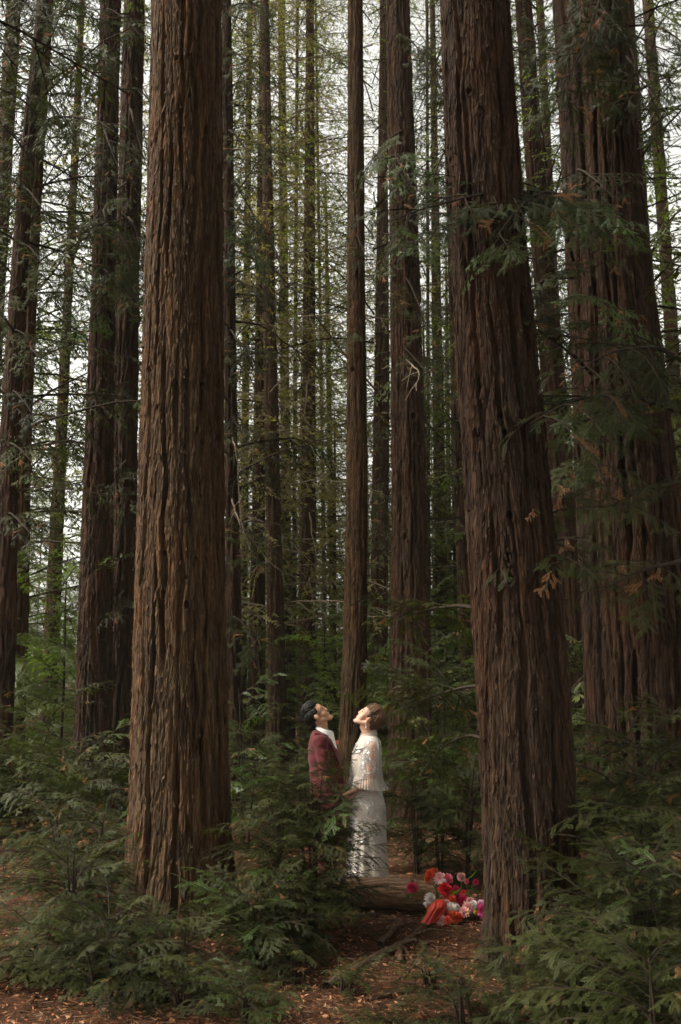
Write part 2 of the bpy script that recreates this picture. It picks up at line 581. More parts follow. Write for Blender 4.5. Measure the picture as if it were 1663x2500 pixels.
P_T1 = [(0, 430, 160), (500, 426, 174), (1000, 419, 193), (1500, 414, 212), (1900, 415, 232)]
P_L = [(0, 1093, 157), (500, 1118, 172), (1000, 1158, 193), (1500, 1197, 214), (1800, 1220, 218), (2050, 1224, 212)]
P_N = [(0, 1357, 165), (500, 1392, 182), (1000, 1434, 222), (1500, 1470, 252)]
tree('T1', 'thick redwood with furrowed grey-brown bark and flared foot, left of the couple', 7.9, P_T1, 'bark', 340, 440, 11,
     depth_m=0.013, pw=0.050, pl=0.30, flare=0.16, flare_h=0.35, furrow=0.048, fsp=0.125, flakes=5500, zvis=8.3,
     roots=((-0.35, 0.5, 0.16), (-2.6, 0.5, 0.10), (-1.4, 0.4, 0.06)),
     knots=kn([(405, 885, .026), (455, 992, .02), (372, 1368, .032), (432, 1392, .024), (365, 940, .022), (470, 885, .022),
               (410, 145, .022), (440, 225, .02), (470, 320, .022), (378, 1275, .024), (455, 1290, .02), (432, 1330, .02), (468, 1080, .02)], 7.9, P_T1))
tree('L', 'thick dark leaning redwood with a column of knot holes, right of the flowers', 6.8, P_L, 'bark_red', 310, 440, 23,
     depth_m=0.013, pw=0.048, pl=0.30, flare=0.20, flare_h=0.25, roots=((-2.7, 0.45, 0.09), (-0.5, 0.45, 0.10), (-1.5, 0.35, 0.06)), furrow=0.042, fsp=0.12, flakes=5000, zvis=7.6,
     knots=kn([(1170, 1190, .03), (1168, 1285, .034), (1170, 1335, .038), (1150, 960, .026), (1080, 215, .026), (1105, 255, .022),
               (1100, 995, .03), (1060, 1030, .022), (1068, 540, .024), (1160, 1000, .026)], 6.8, P_L))
tree('N', 'massive dark redwood trunk at the edge beyond the leaning redwood', 8.6, P_N, 'bark_red', 250, 340, 37,
     depth_m=0.014, pw=0.065, pl=0.50, flare=0.2, flare_h=0.6, furrow=0.05, fsp=0.12, flakes=2600, zvis=8.8)
tree('J', 'reddish straight redwood standing just behind the woman', 13.0,
     [(0, 915, 55), (600, 932, 68), (1200, 943, 82), (1500, 945, 95), (1800, 942, 102)], 'bark_red', 120, 420, 41,
     depth_m=0.02, pw=0.06, pl=0.30, furrow=0.032, zvis=12.5, flakes=2200, fl_s=1.4,
     knots=[(FRONT + 0.3, 5.2, .04), (FRONT - 0.3, 3.6, .035), (FRONT + .5, 7.3, .04), (FRONT - .1, 2.6, .03), (FRONT + .2, 9.0, .04)])
tree('H', 'slender pale grey-brown redwood rising between the two people', 13.4,
     [(0, 818, 35), (700, 820, 42), (1200, 822, 50), (1500, 817, 58), (1750, 810, 63)], 'bark', 90, 400, 43,
     depth_m=0.014, pw=0.05, pl=0.26, furrow=0.022, zvis=12.5, flakes=1500, fl_s=1.3,
     knots=[(FRONT + .4, 4.4, .03), (FRONT - .4, 6.0, .03), (FRONT + .1, 7.4, .03), (FRONT - .2, 3.0, .025)])
tree('C', 'straight redwood behind the thick one, outer of the twin trunks', 13.0,
     [(0, 255, 46), (700, 237, 56), (1200, 224, 72), (1600, 217, 84)], 'bark_red', 110, 400, 47,
     depth_m=0.02, pw=0.055, pl=0.28, furrow=0.03, zvis=12.5, flakes=1800, fl_s=1.4)
tree('D', 'darker redwood tight behind the thick one, inner of the twin trunks', 13.8,
     [(0, 310, 48), (700, 292, 56), (1200, 284, 62), (1600, 276, 74)], 'bark_red', 100, 360, 53,
     depth_m=0.02, pw=0.06, pl=0.34, furrow=0.035, zvis=13, flakes=1000, fl_s=1.4)
tree('A1', 'dark leaning redwood at the far side of the clearing, frontmost of the outer trio', 12.0,
     [(0, 100, 24), (400, 58, 34), (1000, 22, 44), (1500, 10, 56)], 'bark_red', 70, 260, 59, depth_m=0.016, pw=0.06, zvis=11.5)
tree('A2', 'lighter redwood standing close behind the dark leaning one at the edge', 15.0,
     [(0, 108, 32), (500, 74, 38), (1000, 50, 44), (1500, 40, 50)], 'bark', 70, 260, 61, depth_m=0.014, pw=0.06, zvis=13.5)
tree('B', 'thin pale trunk framed by bright sky between edge trees and twin trunks', 21.0,
     [(600, 161, 20), (1000, 141, 27), (1500, 118, 38)], 'bark_far', 40, 120, 67, depth_m=0.016, pw=0.07, zvis=18)
tree('E', 'slim redwood half hidden behind the thick grey-brown trunk', 15.0,
     [(200, 524, 24), (1000, 532, 30), (1500, 540, 36)], 'bark_red', 50, 200, 71, depth_m=0.014, zvis=13)
tree('F1', 'reddish slim redwood, paler of the close pair beside the thick trunk', 19.0,
     [(300, 604, 20), (1000, 597, 27), (1650, 590, 43)], 'bark_red', 50, 220, 73, depth_m=0.014, zvis=17)
tree('F2', 'dark slim redwood, straighter of the close pair beside the thick trunk', 17.5,
     [(0, 610, 18), (300, 614, 22), (800, 622, 31), (1200, 630, 36), (1700, 641, 43)], 'bark_far', 50, 220, 79, depth_m=0.014, zvis=16)
tree('G', 'dark trunk with pale drooping dead branches above the suited person', 19.0,
     [(0, 714, 18), (400, 713, 25), (1000, 711, 33), (1500, 710, 39)], 'bark_far', 50, 220, 83, depth_m=0.016, zvis=17)
tree('I', 'dark slim trunk squeezed between the pale slender redwood and the reddish one', 18.0,
     [(300, 882, 22), (900, 879, 37), (1300, 874, 41)], 'bark_far', 50, 200, 89, depth_m=0.016, zvis=16)
tree('K_', 'thin far trunk in the gap between reddish redwood and leaning redwood', 24.0,
     [(300, 1000, 16), (700, 1005, 23), (1100, 1012, 30)], 'bark_far', 40, 140, 97, depth_m=0.016, zvis=21)
tree('P', 'slim redwood half covered by the leaning redwood on its near side', 15.5,
     [(200, 1030, 20), (1100, 1058, 30), (1500, 1078, 36)], 'bark_red', 50, 200, 101, depth_m=0.014, zvis=14)
tree('M_', 'leaning slim redwood seen between the two dark massive trunks', 14.0,
     [(0, 1205, 37), (400, 1232, 45), (700, 1260, 51), (1000, 1284, 57)], 'bark_red', 80, 300, 103, depth_m=0.016, zvis=13)

# slender far trees filling the depth of the wood
FAR = []
rf = random.Random(404)
far_spec = [(665, 25, 26), (770, 27, 26), (560, 24, 20), (1035, 30, 24), (1320, 20, 26),
            (1545, 15, 40), (1600, 22, 36), (1470, 24, 26), (345, 24, 24), (45, 26, 28), (-60, 17, 46), (480, 34, 20), (850, 34, 18),
            (950, 38, 18), (1120, 28, 24), (1230, 33, 20), (640, 46, 14), (1400, 44, 15), (20, 55, 13),
            (590, 58, 12), (890, 60, 12), (1300, 58, 12), (1530, 50, 14), (410, 60, 12), (1680, 30, 30), (-140, 28, 28),
            (676, 23, 18), (752, 25, 14), (985, 23, 16), (1150, 25, 16), (330, 20, 18), (500, 19, 15)]
proto_far = []
for k in range(3):
    proto_far.append(make_trunk(M['bark_far'], 25.0, [(0, 784, 22), (1500, 784, 34)], 28, 110, 200 + k, depth_m=0.016, pw=0.08, zvis=22, flare=.15))
for k, (px, Y, wd) in enumerate(far_spec):
    p = at2(px, 1500, Y)
    me, b, lean, surf = proto_far[k % 3]
    s = (wd * K / F_PX * Y) / (34 * K / F_PX * 25.0)
    root = empty('far_redwood_tree', (p.x, Y, 0), 'slender redwood far back among the crowded trunks of the wood', 'tree', 'slender far trees of the wood')
    root.rotation_euler = (0, R(rf.uniform(-1.2, 1.2)), 0)
    t = link('trunk', me, root)
    s *= 0.62 if (Y > 26 or k >= 26) else 1.0
    t.scale = (s, s, (1.0 if Y < 26 else 0.58) + rf.uniform(-.06, .1))
    t.rotation_euler = (0, 0, rf.uniform(0, 6.28))
    FAR.append((root, Y))

for k, (X, Y, wd) in enumerate([(-3.5, 4.9, 34), (-7.2, -1.5, 34), (-2.5, -4.5, 34), (3.0, -5.0, 36), (6.2, 0.5, 34), (5.6, 4.6, 34), (7.5, 9.0, 34), (-9, -4, 34), (9, -4, 34), (0.5, -9, 34),
                                (-5, -11, 34), (6, -11, 34), (-1.75, 1.7, 34), (1.5, -0.8, 34), (-0.6, -2.2, 34), (-12.5, 17, 34), (11, 13, 34)]):  # unseen trees added to block sun and sky light from trunks and foreground
    me, b, lean, surf = proto_far[k % 3]
    root = empty('added_shade_redwood', (X, Y, 0), 'unseen redwood added outside the view to shade the scene', 'tree', 'unseen trees added for shade')
    t = link('trunk', me, root)
    t.scale = (1.2, 1.2, 1.0)
    FAR.append((root, -4 if X > 4 and Y > 0 else -3 if X == -3.5 else (-2 if abs(X) < 2 and Y > -3 else (-1 if Y < 5 else 4))))

# ------------------------------------------------------------------ foliage prototypes
def frame(axis, up=np.array([0, 0, 1.0])):
    a = axis / (np.linalg.norm(axis) + 1e-9)
    s = np.cross(up, a)
    if np.linalg.norm(s) < 1e-4:
        s = np.array([0, 1.0, 0])
    s /= np.linalg.norm(s)
    return a, s, np.cross(a, s)

def needles(mb, P, side, nrm, nl, nw, spacing, mat, rng, tri=False, fwd=0.55, taper=True):
    """comb of flat needles along polyline P on both sides"""
    P = np.asarray(P)
    seg = np.linalg.norm(np.diff(P, axis=0), axis=1)
    L = np.concatenate([[0], np.cumsum(seg)])
    n = max(3, int(L[-1] / spacing))
    t = (np.arange(n) + 0.5) / n * L[-1]
    C = np.stack([np.interp(t, L, P[:, k]) for k in range(3)], 1)
    T = np.stack([np.interp(t, (L[:-1] + L[1:]) / 2, np.diff(P[:, k]) / seg) for k in range(3)], 1)
    T /= np.linalg.norm(T, axis=1, keepdims=True)
    prof = np.sin(np.clip(t / L[-1], 0, 1) * np.pi * 0.82 + 0.42) if taper else np.ones(n)
    prof = np.clip(prof, 0.28, 1)
    for sg in (-1, 1):
        S = sg * side[None] + rng.normal(0, 0.10, (n, 3)) + nrm[None] * rng.uniform(-0.28, 0.12, (n, 1))
        D = S * (1 - fwd * 0.4) + T * fwd * rng.uniform(0.8, 1.2, (n, 1))
        D /= np.linalg.norm(D, axis=1, keepdims=True)
        ln = (nl * prof * rng.uniform(0.85, 1.1, n))[:, None]
        Wd = T * nw * 0.5
        if tri:
            V = np.stack([C - Wd, C + Wd, C + D * ln], 1)
            F = np.arange(n * 3).reshape(-1, 3)
        else:
            V = np.stack([C - Wd * 0.5, C + D * ln * 0.5 - Wd, C + D * ln, C + D * ln * 0.45 + Wd], 1)
            F = np.arange(n * 4).reshape(-1, 4)
        mb.add(V.reshape(-1, 3), F, mat)

def curve_pts(p0, d0, L, n, droop, rng, wob=0.05):
    P = [np.array(p0, float)]
    d = np.array(d0, float); d /= np.linalg.norm(d)
    for k in range(n):
        d = d + np.array([0, 0, -droop / n]) + rng.normal(0, wob, 3) / math.sqrt(n)
        d /= np.linalg.norm(d)
        P.append(P[-1] + d * L / n)
    return np.array(P)

def spray(rng, L=0.8, lod=0, droop=0.5, dry=0.0, fill=1.0, wood=0, leaf=1, dryi=2, bl=0.24):
    """a redwood branch: drooping axis (+X), alternate feathery branchlets in its plane"""
    mb = MB()
    nl, nw, sp = ((0.019, 0.0055, 0.0062), (0.022, 0.0095, 0.0105), (0.026, 0.017, 0.021))[lod]
    A = curve_pts((0, 0, 0), (1, 0, 0.30), L, 10, droop, rng, 0.10)
    V, F = tube(A, np.linspace(0.0055, 0.0012, len(A)) * (0.6 + 0.5 * L), 4 if lod == 0 else 3)
    mb.add(V, F, wood)
    t = np.linspace(0, 1, len(A))
    n = max(4, int(L / 0.042))
    sg = 1
    for k in range(n):
        f = 0.10 + 0.90 * (k + rng.uniform(-.3, .3)) / n
        f = min(max(f, 0.03), 0.995)
        p = np.array([np.interp(f, t, A[:, c]) for c in range(3)])
        d = np.array([np.interp(min(1, f + .06), t, A[:, c]) for c in range(3)]) - np.array([np.interp(max(0, f - .06), t, A[:, c]) for c in range(3)])
        a, s, nr = frame(d)
        sg = -sg
        if rng.random() > fill:
            continue
        ang = R(rng.uniform(42, 66)) * (1 - 0.35 * f)
        dd = a * math.cos(ang) + s * sg * math.sin(ang) + nr * rng.uniform(-0.22, 0.10)
        l2 = bl * rng.uniform(0.65, 1.15) * (1.05 - 0.62 * f) * (0.45 + 0.55 * min(1, f * 4)) * (0.7 + 0.4 * L)
        B = curve_pts(p, dd, l2, 5, rng.uniform(0.15, 0.7) * (0.5 + droop), rng, 0.10)
        a2, s2, n2 = frame(B[-1] - B[0], nr)
        roll = rng.normal(0, 0.28)
        s3 = s2 * math.cos(roll) + n2 * math.sin(roll)
        n3 = np.cross(a2, s3)
        mt = dryi if rng.random() < dry else leaf
        needles(mb, B, s3, n3, nl, nw, sp, mt, rng, tri=lod > 0)
        V, F = tube(B[::2] if lod else B, 0.0012 if lod == 0 else 0.0018, 3)
        mb.add(V, F, wood)
        # tertiary twiglets on the longer branchlets
        if l2 > 0.11:
            for q in range(int(l2 / 0.05)):
                g = rng.uniform(0.25, 0.85)
                pp = np.array([np.interp(g, np.linspace(0, 1, len(B)), B[:, c]) for c in range(3)])
                sgn = 1 if q % 2 else -1
                d3 = a2 * 0.75 + s3 * sgn * 0.65 + n3 * rng.uniform(-.2, .1)
                l3 = rng.uniform(0.05, 0.095) * (1.15 - g * 0.5)
                B3 = curve_pts(pp, d3, l3, 3, 0.25, rng, 0.06)
                a4, s4, n4 = frame(d3, n3)
                needles(mb, B3, s4, n4, nl * 0.95, nw, sp, mt, rng, tri=lod > 0)
    a, s, nr = frame(A[-1] - A[-3])
    needles(mb, A[-3:], s, nr, nl, nw, sp, leaf, rng, tri=lod > 0)
    return mb

def bough(rng, L=2.0, lod=1, droop=0.5, dry=0.05, dens=1.0):
    """a long limb carrying many sprays"""
    mb = MB()
    A = curve_pts((0, 0, 0), (1, 0, 0.25), L, 12, droop, rng, 0.16)
    V, F = tube(A, np.linspace(0.016, 0.003, len(A)) * (0.5 + L * 0.3), 5)
    mb.add(V, F, 0)
    t = np.linspace(0, 1, len(A))
    n = int(L * 7 * dens)
    for k in range(n):
        f = 0.16 + 0.84 * (k + rng.random()) / n
        f = min(f, 0.99)
        p = np.array([np.interp(f, t, A[:, c]) for c in range(3)])
        d = np.array([np.interp(min(1, f + .06), t, A[:, c]) for c in range(3)]) - np.array([np.interp(max(0, f - .06), t, A[:, c]) for c in range(3)])
        a, s, nr = frame(d)
        sg = 1 if k % 2 else -1
        ang = R(rng.uniform(30, 70))
        dd = a * math.cos(ang) + s * sg * math.sin(ang) + nr * rng.uniform(-0.35, 0.15)
        sub = spray(rng, rng.uniform(0.28, 0.62) * (1.1 - 0.5 * f) + 0.08, lod, rng.uniform(0.3, 1.0), dry, 0.95)
        X, Yv, Zv = frame(dd, nr + rng.normal(0, .2, 3))
        Mx = Matrix(((X[0], Yv[0], Zv[0], p[0]), (X[1], Yv[1], Zv[1], p[1]), (X[2], Yv[2], Zv[2], p[2]), (0, 0, 0, 1)))
        mb.add_mb(sub, Mx)
    return mb

FOL = [M['twig'], M['leaf'], M['leaf_dry']]
FOLB = [M['twig'], M['leaf_bright'], M['leaf_dry']]
rng = np.random.default_rng(77)
SPRAY0 = [spray(rng, L, 0, d, 0.03).mesh('branch', FOL) for L, d in ((0.55, .35), (0.7, .6), (0.8, .9), (0.9, .5), (0.65, .8), (1.0, .75), (0.6, 0.2))]
SPRAYB = [spray(rng, L, 0, d, 0.0).mesh('branch', FOLB) for L, d in ((0.4, .3), (0.55, .5))]
SPRAYD = [spray(rng, L, 0, d, 0.8, 0.7).mesh('branch', FOL) for L, d in ((0.45, .9), (0.6, .7))]
SPRAY1 = [spray(rng, L, 1, d, 0.04).mesh('branch', FOL) for L, d in ((0.8, .4), (0.95, .7), (1.1, .6), (0.7, .9), (1.0, .3))]
BOUGH = [bough(rng, L, 1, d, 0.05).mesh('branch', FOL) for L, d in ((1.6, .5), (2.0, .7), (2.3, .4), (1.8, .9))]
BOUGHN = [bough(rng, L, 0, d, 0.06, .85).mesh('branch', FOL) for L, d in ((1.3, .5), (1.7, .7))]
BOUGHB = [bough(rng, L, 1, d, 0.02).mesh('branch', FOLB) for L, d in ((1.4, .5), (1.8, .8))]

# crowns of the standing trees: one mesh per crown, shared between trees
def far_branch(rng, L, kind):
    mb = MB()
    A = curve_pts((0, 0, 0), (1, 0, rng.uniform(0.05, 0.55)), L, 7, rng.uniform(0.2, 0.8), rng, 0.22)
    V, F = tube(A, np.linspace(0.014, 0.004, len(A)) * (0.5 + L * .35), 3)
    mb.add(V, F, 0)
    t = np.linspace(0, 1, len(A))
    n = int(L * 9)
    for k in range(n):
        f = 0.10 + 0.9 * (k + rng.random()) / n
        f = min(.99, f)
        p = np.array([np.interp(f, t, A[:, c]) for c in range(3)])
        a, s, nr = frame(A[-1] - A[0])
        sg = 1 if k % 2 else -1
        ang = R(rng.uniform(30, 75))
        dd = a * math.cos(ang) + s * sg * math.sin(ang) + nr * rng.uniform(-0.5, 0.15)
        l2 = rng.uniform(0.3, 0.75) * (1.15 - 0.6 * f)
        B = curve_pts(p, dd, l2, 4, rng.uniform(0.1, 0.9), rng, 0.2)
        V, F = tube(B[::2], [0.005, 0.0035, 0.002], 3)
        mb.add(V, F, 0)
        dens = {'live': 1.0, 'thin': 0.45, 'bare': 0.60}[kind]
        m = int(l2 / 0.022 * dens)
        if m < 1:
            continue
        g = rng.uniform(0.1, 1.0, m)
        C = np.stack([np.interp(g, np.linspace(0, 1, len(B)), B[:, c]) for c in range(3)], 1)
        a2, s2, n2 = frame(B[-1] - B[0], nr)
        sgn = rng.choice([-1, 1], m)[:, None]
        D = a2[None] * rng.uniform(0.3, 1.0, (m, 1)) + s2[None] * sgn * rng.uniform(0.3, 0.9, (m, 1)) + np.array([0, 0, -1.0])[None] * rng.uniform(0, 0.6, (m, 1))
        D /= np.linalg.norm(D, axis=1, keepdims=True)
        Wd = np.cross(D, n2[None] + rng.normal(0, .35, (m, 3)))
        Wd /= np.linalg.norm(Wd, axis=1, keepdims=True) + 1e-9
        ln = rng.uniform(0.045, 0.10, (m, 1)); wd = rng.uniform(0.0075, 0.0135, (m, 1))
        Vq = np.stack([C, C + D * ln * .45 - Wd * wd, C + D * ln, C + D * ln * .4 + Wd * wd], 1).reshape(-1, 3)
        mb.add(Vq, np.arange(m * 4).reshape(-1, 4), 1 if kind != 'bare' else 2)
    return mb

def crown(rng, z0, z1, n, lmax, kind, mats, lib):
    mb = MB()
    for k in range(n):
        f = (k + rng.random()) / n
        z = z0 + (z1 - z0) * f
        l = lmax * (1.0 - 0.72 * f) * rng.uniform(0.6, 1.1)
        kd = kind if rng.random() < 0.8 else ('thin' if kind != 'thin' else 'live')
        b = lib[kd][rng.integers(len(lib[kd]))]
        az = k * 2.399 + rng.normal(0, .4)
        s = l / 2.2
        Mx = Matrix.Translation((0, 0, z)) @ Matrix.Rotation(az, 4, 'Z') @ Matrix.Rotation(rng.normal(0.05 - .15 * f, .18), 4, 'Y') @ Matrix.Rotation(rng.normal(0, .25), 4, 'X') @ Matrix.Scale(s, 4)
        mb.add_mb(b, Mx)
    return mb.mesh('crown', mats)

LIB = {k: [far_branch(rng, 2.2, k) for _ in range(5)] for k in ('live', 'thin', 'bare')}
FM = [M['twig'], M['leaf_far_lit'], M['leaf_dead_far_lit']]
FMG = [M['twig_grey'], M['leaf_far_lit'], M['leaf_dead_far_lit']]
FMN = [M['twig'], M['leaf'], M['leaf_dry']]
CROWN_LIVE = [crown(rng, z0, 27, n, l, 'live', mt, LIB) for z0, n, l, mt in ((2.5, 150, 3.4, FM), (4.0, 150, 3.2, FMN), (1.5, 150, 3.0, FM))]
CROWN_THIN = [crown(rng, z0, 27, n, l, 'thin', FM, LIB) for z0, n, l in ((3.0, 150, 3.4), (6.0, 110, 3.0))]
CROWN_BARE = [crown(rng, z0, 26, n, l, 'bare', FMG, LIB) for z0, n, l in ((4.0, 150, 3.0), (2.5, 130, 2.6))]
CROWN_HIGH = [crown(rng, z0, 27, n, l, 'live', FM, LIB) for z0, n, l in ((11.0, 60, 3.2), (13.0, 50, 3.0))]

rc = random.Random(9)
def add_crown(root, me, sx=1.0, sz=1.0, lean=0.0, dz=0.0):
    c = link('crown', me, root)
    c.rotation_euler = (0, math.atan(lean), rc.uniform(0, 6.28))
    c.scale = (sx, sx, sz)
    c.location = (0, 0, dz)
    return c

for key, (protos, sx, sz) in {
        'T1': (CROWN_HIGH[0], 0.8, 1.0), 'L': (CROWN_HIGH[1], 1.2, 1.0), 'N': (CROWN_HIGH[0], 1.35, 1.0),
        'J': (CROWN_HIGH[1], 0.6, 1.0), 'H': (CROWN_HIGH[1], 0.5, 1.0), 'C': (CROWN_HIGH[0], 0.5, 1.0), 'D': (CROWN_HIGH[1], 0.5, 1.0),
        'A1': (CROWN_LIVE[1], 0.75, 1.0), 'A2': (CROWN_LIVE[1], 0.9, 0.9), 'B': (CROWN_THIN[0], 0.9, 1.0), 'E': (CROWN_LIVE[1], 0.55, 1.0),
        'F1': (CROWN_BARE[0], 0.9, 1.0), 'F2': (CROWN_BARE[1], 1.0, 1.0), 'G': (CROWN_BARE[1], 1.1, 1.0), 'I': (CROWN_THIN[1], 0.9, 1.0),
        'K_': (CROWN_THIN[0], 1.0, 1.0), 'P': (CROWN_LIVE[1], 0.6, 1.0), 'M_': (CROWN_THIN[1], 0.8, 1.0)}.items():
    root, lean, surf = TREES[key]
    add_crown(root, protos, sx, sz, lean)
for k, (root, Y) in enumerate(FAR):
    if Y == -4:
        add_crown(root, CROWN_LIVE[1], 1.35, 0.75, dz=1.0); add_crown(root, CROWN_LIVE[1], 1.2, 0.7, dz=2.5)  # doubled crowns on added trees thicken the shade on the right
        continue
    if Y == -3:
        add_crown(root, CROWN_LIVE[1], 0.75, 0.8, dz=2.5); add_crown(root, CROWN_LIVE[1], 0.8, 0.8, dz=3.5)  # doubled crowns of the added tree that keeps sun off the right trunks
        continue
    if Y == -2:
        add_crown(root, CROWN_HIGH[0], 1.45, 1.0); add_crown(root, CROWN_HIGH[1], 1.35, .95)  # doubled high crowns of added trees, shading the foreground
        continue
    if Y < 10:
        add_crown(root, [CROWN_LIVE[1], CROWN_HIGH[0], CROWN_THIN[1]][k % 3], 1.2, 1.0)
        continue
    x = root.location.x / Y
    if k >= 26 and Y in (19, 20, 21, 22, 23, 25):
        pick = [CROWN_BARE[0], CROWN_BARE[1], CROWN_THIN[0]][k % 3]
    elif -0.12 < x < 0.09:
        pick = [CROWN_BARE[0], CROWN_LIVE[2], CROWN_THIN[0], CROWN_BARE[1], CROWN_LIVE[0]][k % 5]
    else:
        pick = [CROWN_LIVE[0], CROWN_THIN[0], CROWN_LIVE[2], CROWN_THIN[1], CROWN_LIVE[0]][k % 5]
    add_crown(root, pick, (1.35 if pick not in CROWN_LIVE else 1.1) + rc.uniform(-.15, .3), (1.0 if Y < 26 else 0.58) + rc.uniform(-.06, .1))

# ------------------------------------------------------------------ single boughs of the near trees, hung where they grow
rb = random.Random(31)
def lookat(d, roll=0.0):
    X = Vector(d).normalized()
    up = Vector((0, 0, 1))
    Yv = up.cross(X)
    if Yv.length < 1e-3:
        Yv = Vector((0, 1, 0))
    Yv.normalize()
    Zv = X.cross(Yv)
    m = Matrix((X, Yv, Zv)).transposed()
    return (m @ Matrix.Rotation(roll, 3, 'X')).to_euler()

MESH_LEN = {}
def tipvec(me):
    if me.name not in MESH_LEN:
        co = np.empty(len(me.vertices) * 3, np.float32)
        me.vertices.foreach_get('co', co)
        co = co.reshape(-1, 3)
        far = co[co[:, 0] > np.quantile(co[:, 0], 0.97)].mean(0)
        MESH_LEN[me.name] = Vector(far)
    return MESH_LEN[me.name]

def hang(root, p0, p1, me, roll=None, name='branch', stretch=1.0):
    """place a branch mesh so that it grows from p0 and its tip ends near p1"""
    tv = tipvec(me)
    d = Vector(p1) - Vector(p0)
    s = d.length / tv.length * stretch
    q = Vector((tv.x, 0, tv.z)).rotation_difference(Vector((1, 0, 0)))
    o = link(name, me, root)
    base = lookat(d, rb.uniform(-.5, .5) if roll is None else roll).to_quaternion()
    o.rotation_mode = 'QUATERNION'
    o.rotation_quaternion = base @ q
    o.scale = (s, s, s)
    o.location = Vector(p0) - root.location
    return o

def hang_px(key, a, b, me, **kw):
    root = TREES[key][0]
    return hang(root, at2(*a), at2(*b), me, **kw)

for key, a, b, k in [
        ('N', (1310, 520, 8.2), (985, 575, 5.9), 2), ('N', (1320, 500, 8.2), (1130, 585, 6.1), 1), ('N', (1340, 470, 8.15), (1400, 640, 7.2), 0),
        ('N', (1330, 390, 8.15), (1430, 480, 7.2), 0), ('N', (1320, 60, 8.2), (1300, 330, 7.3), 1), ('N', (1370, 20, 8.2), (1420, 330, 7.4), 3),
        ('N', (1400, -60, 8.2), (1360, 250, 7.2), 2), ('N', (1430, 120, 8.4), (1570, 330, 7.6), 0), ('N', (1440, 60, 8.5), (1600, 180, 7.6), 1),
        ('N', (1360, 860, 8.1), (1170, 770, 6.6), 1), ('N', (1330, 640, 8.2), (1180, 720, 6.9), 0)]:
    hang_px(key, a, b, BOUGH[k])
for key, a, b, k in [
        ('N', (1600, 850, 8.0), (1310, 930, 6.2), 1), ('N', (1560, 930, 8.0), (1350, 1010, 6.4), 0), ('N', (1590, 960, 8.0), (1225, 1050, 6.1), 1),
        ('N', (1350, 1030, 8.0), (1470, 1230, 6.6), 0), ('N', (1300, 1090, 8.3), (1300, 1240, 6.5), 0), ('N', (1570, 1290, 8.0), (1390, 1420, 6.6), 0),
        ('N', (1420, 780, 8.1), (1560, 900, 7.0), 0), ('N', (1580, 1110, 8.0), (1440, 1170, 6.7), 0), ('N', (1330, 1240, 8.2), (1250, 1330, 6.3), 0)]:
    hang_px(key, a, b, BOUGHN[k])
for key, a, b in [('L', (1290, 1290, 6.6), (1262, 1375, 6.4)), ('N', (1330, 830, 7.6), (1300, 890, 7.4)), ('L', (1240, 1170, 6.5), (1222, 1200, 6.4)),
                  ('N', (1370, 1130, 7.7), (1345, 1165, 7.6)), ('N', (1300, 1390, 7.8), (1270, 1440, 7.6))]:
    hang_px(key, a, b, SPRAYD[rb.randrange(2)])
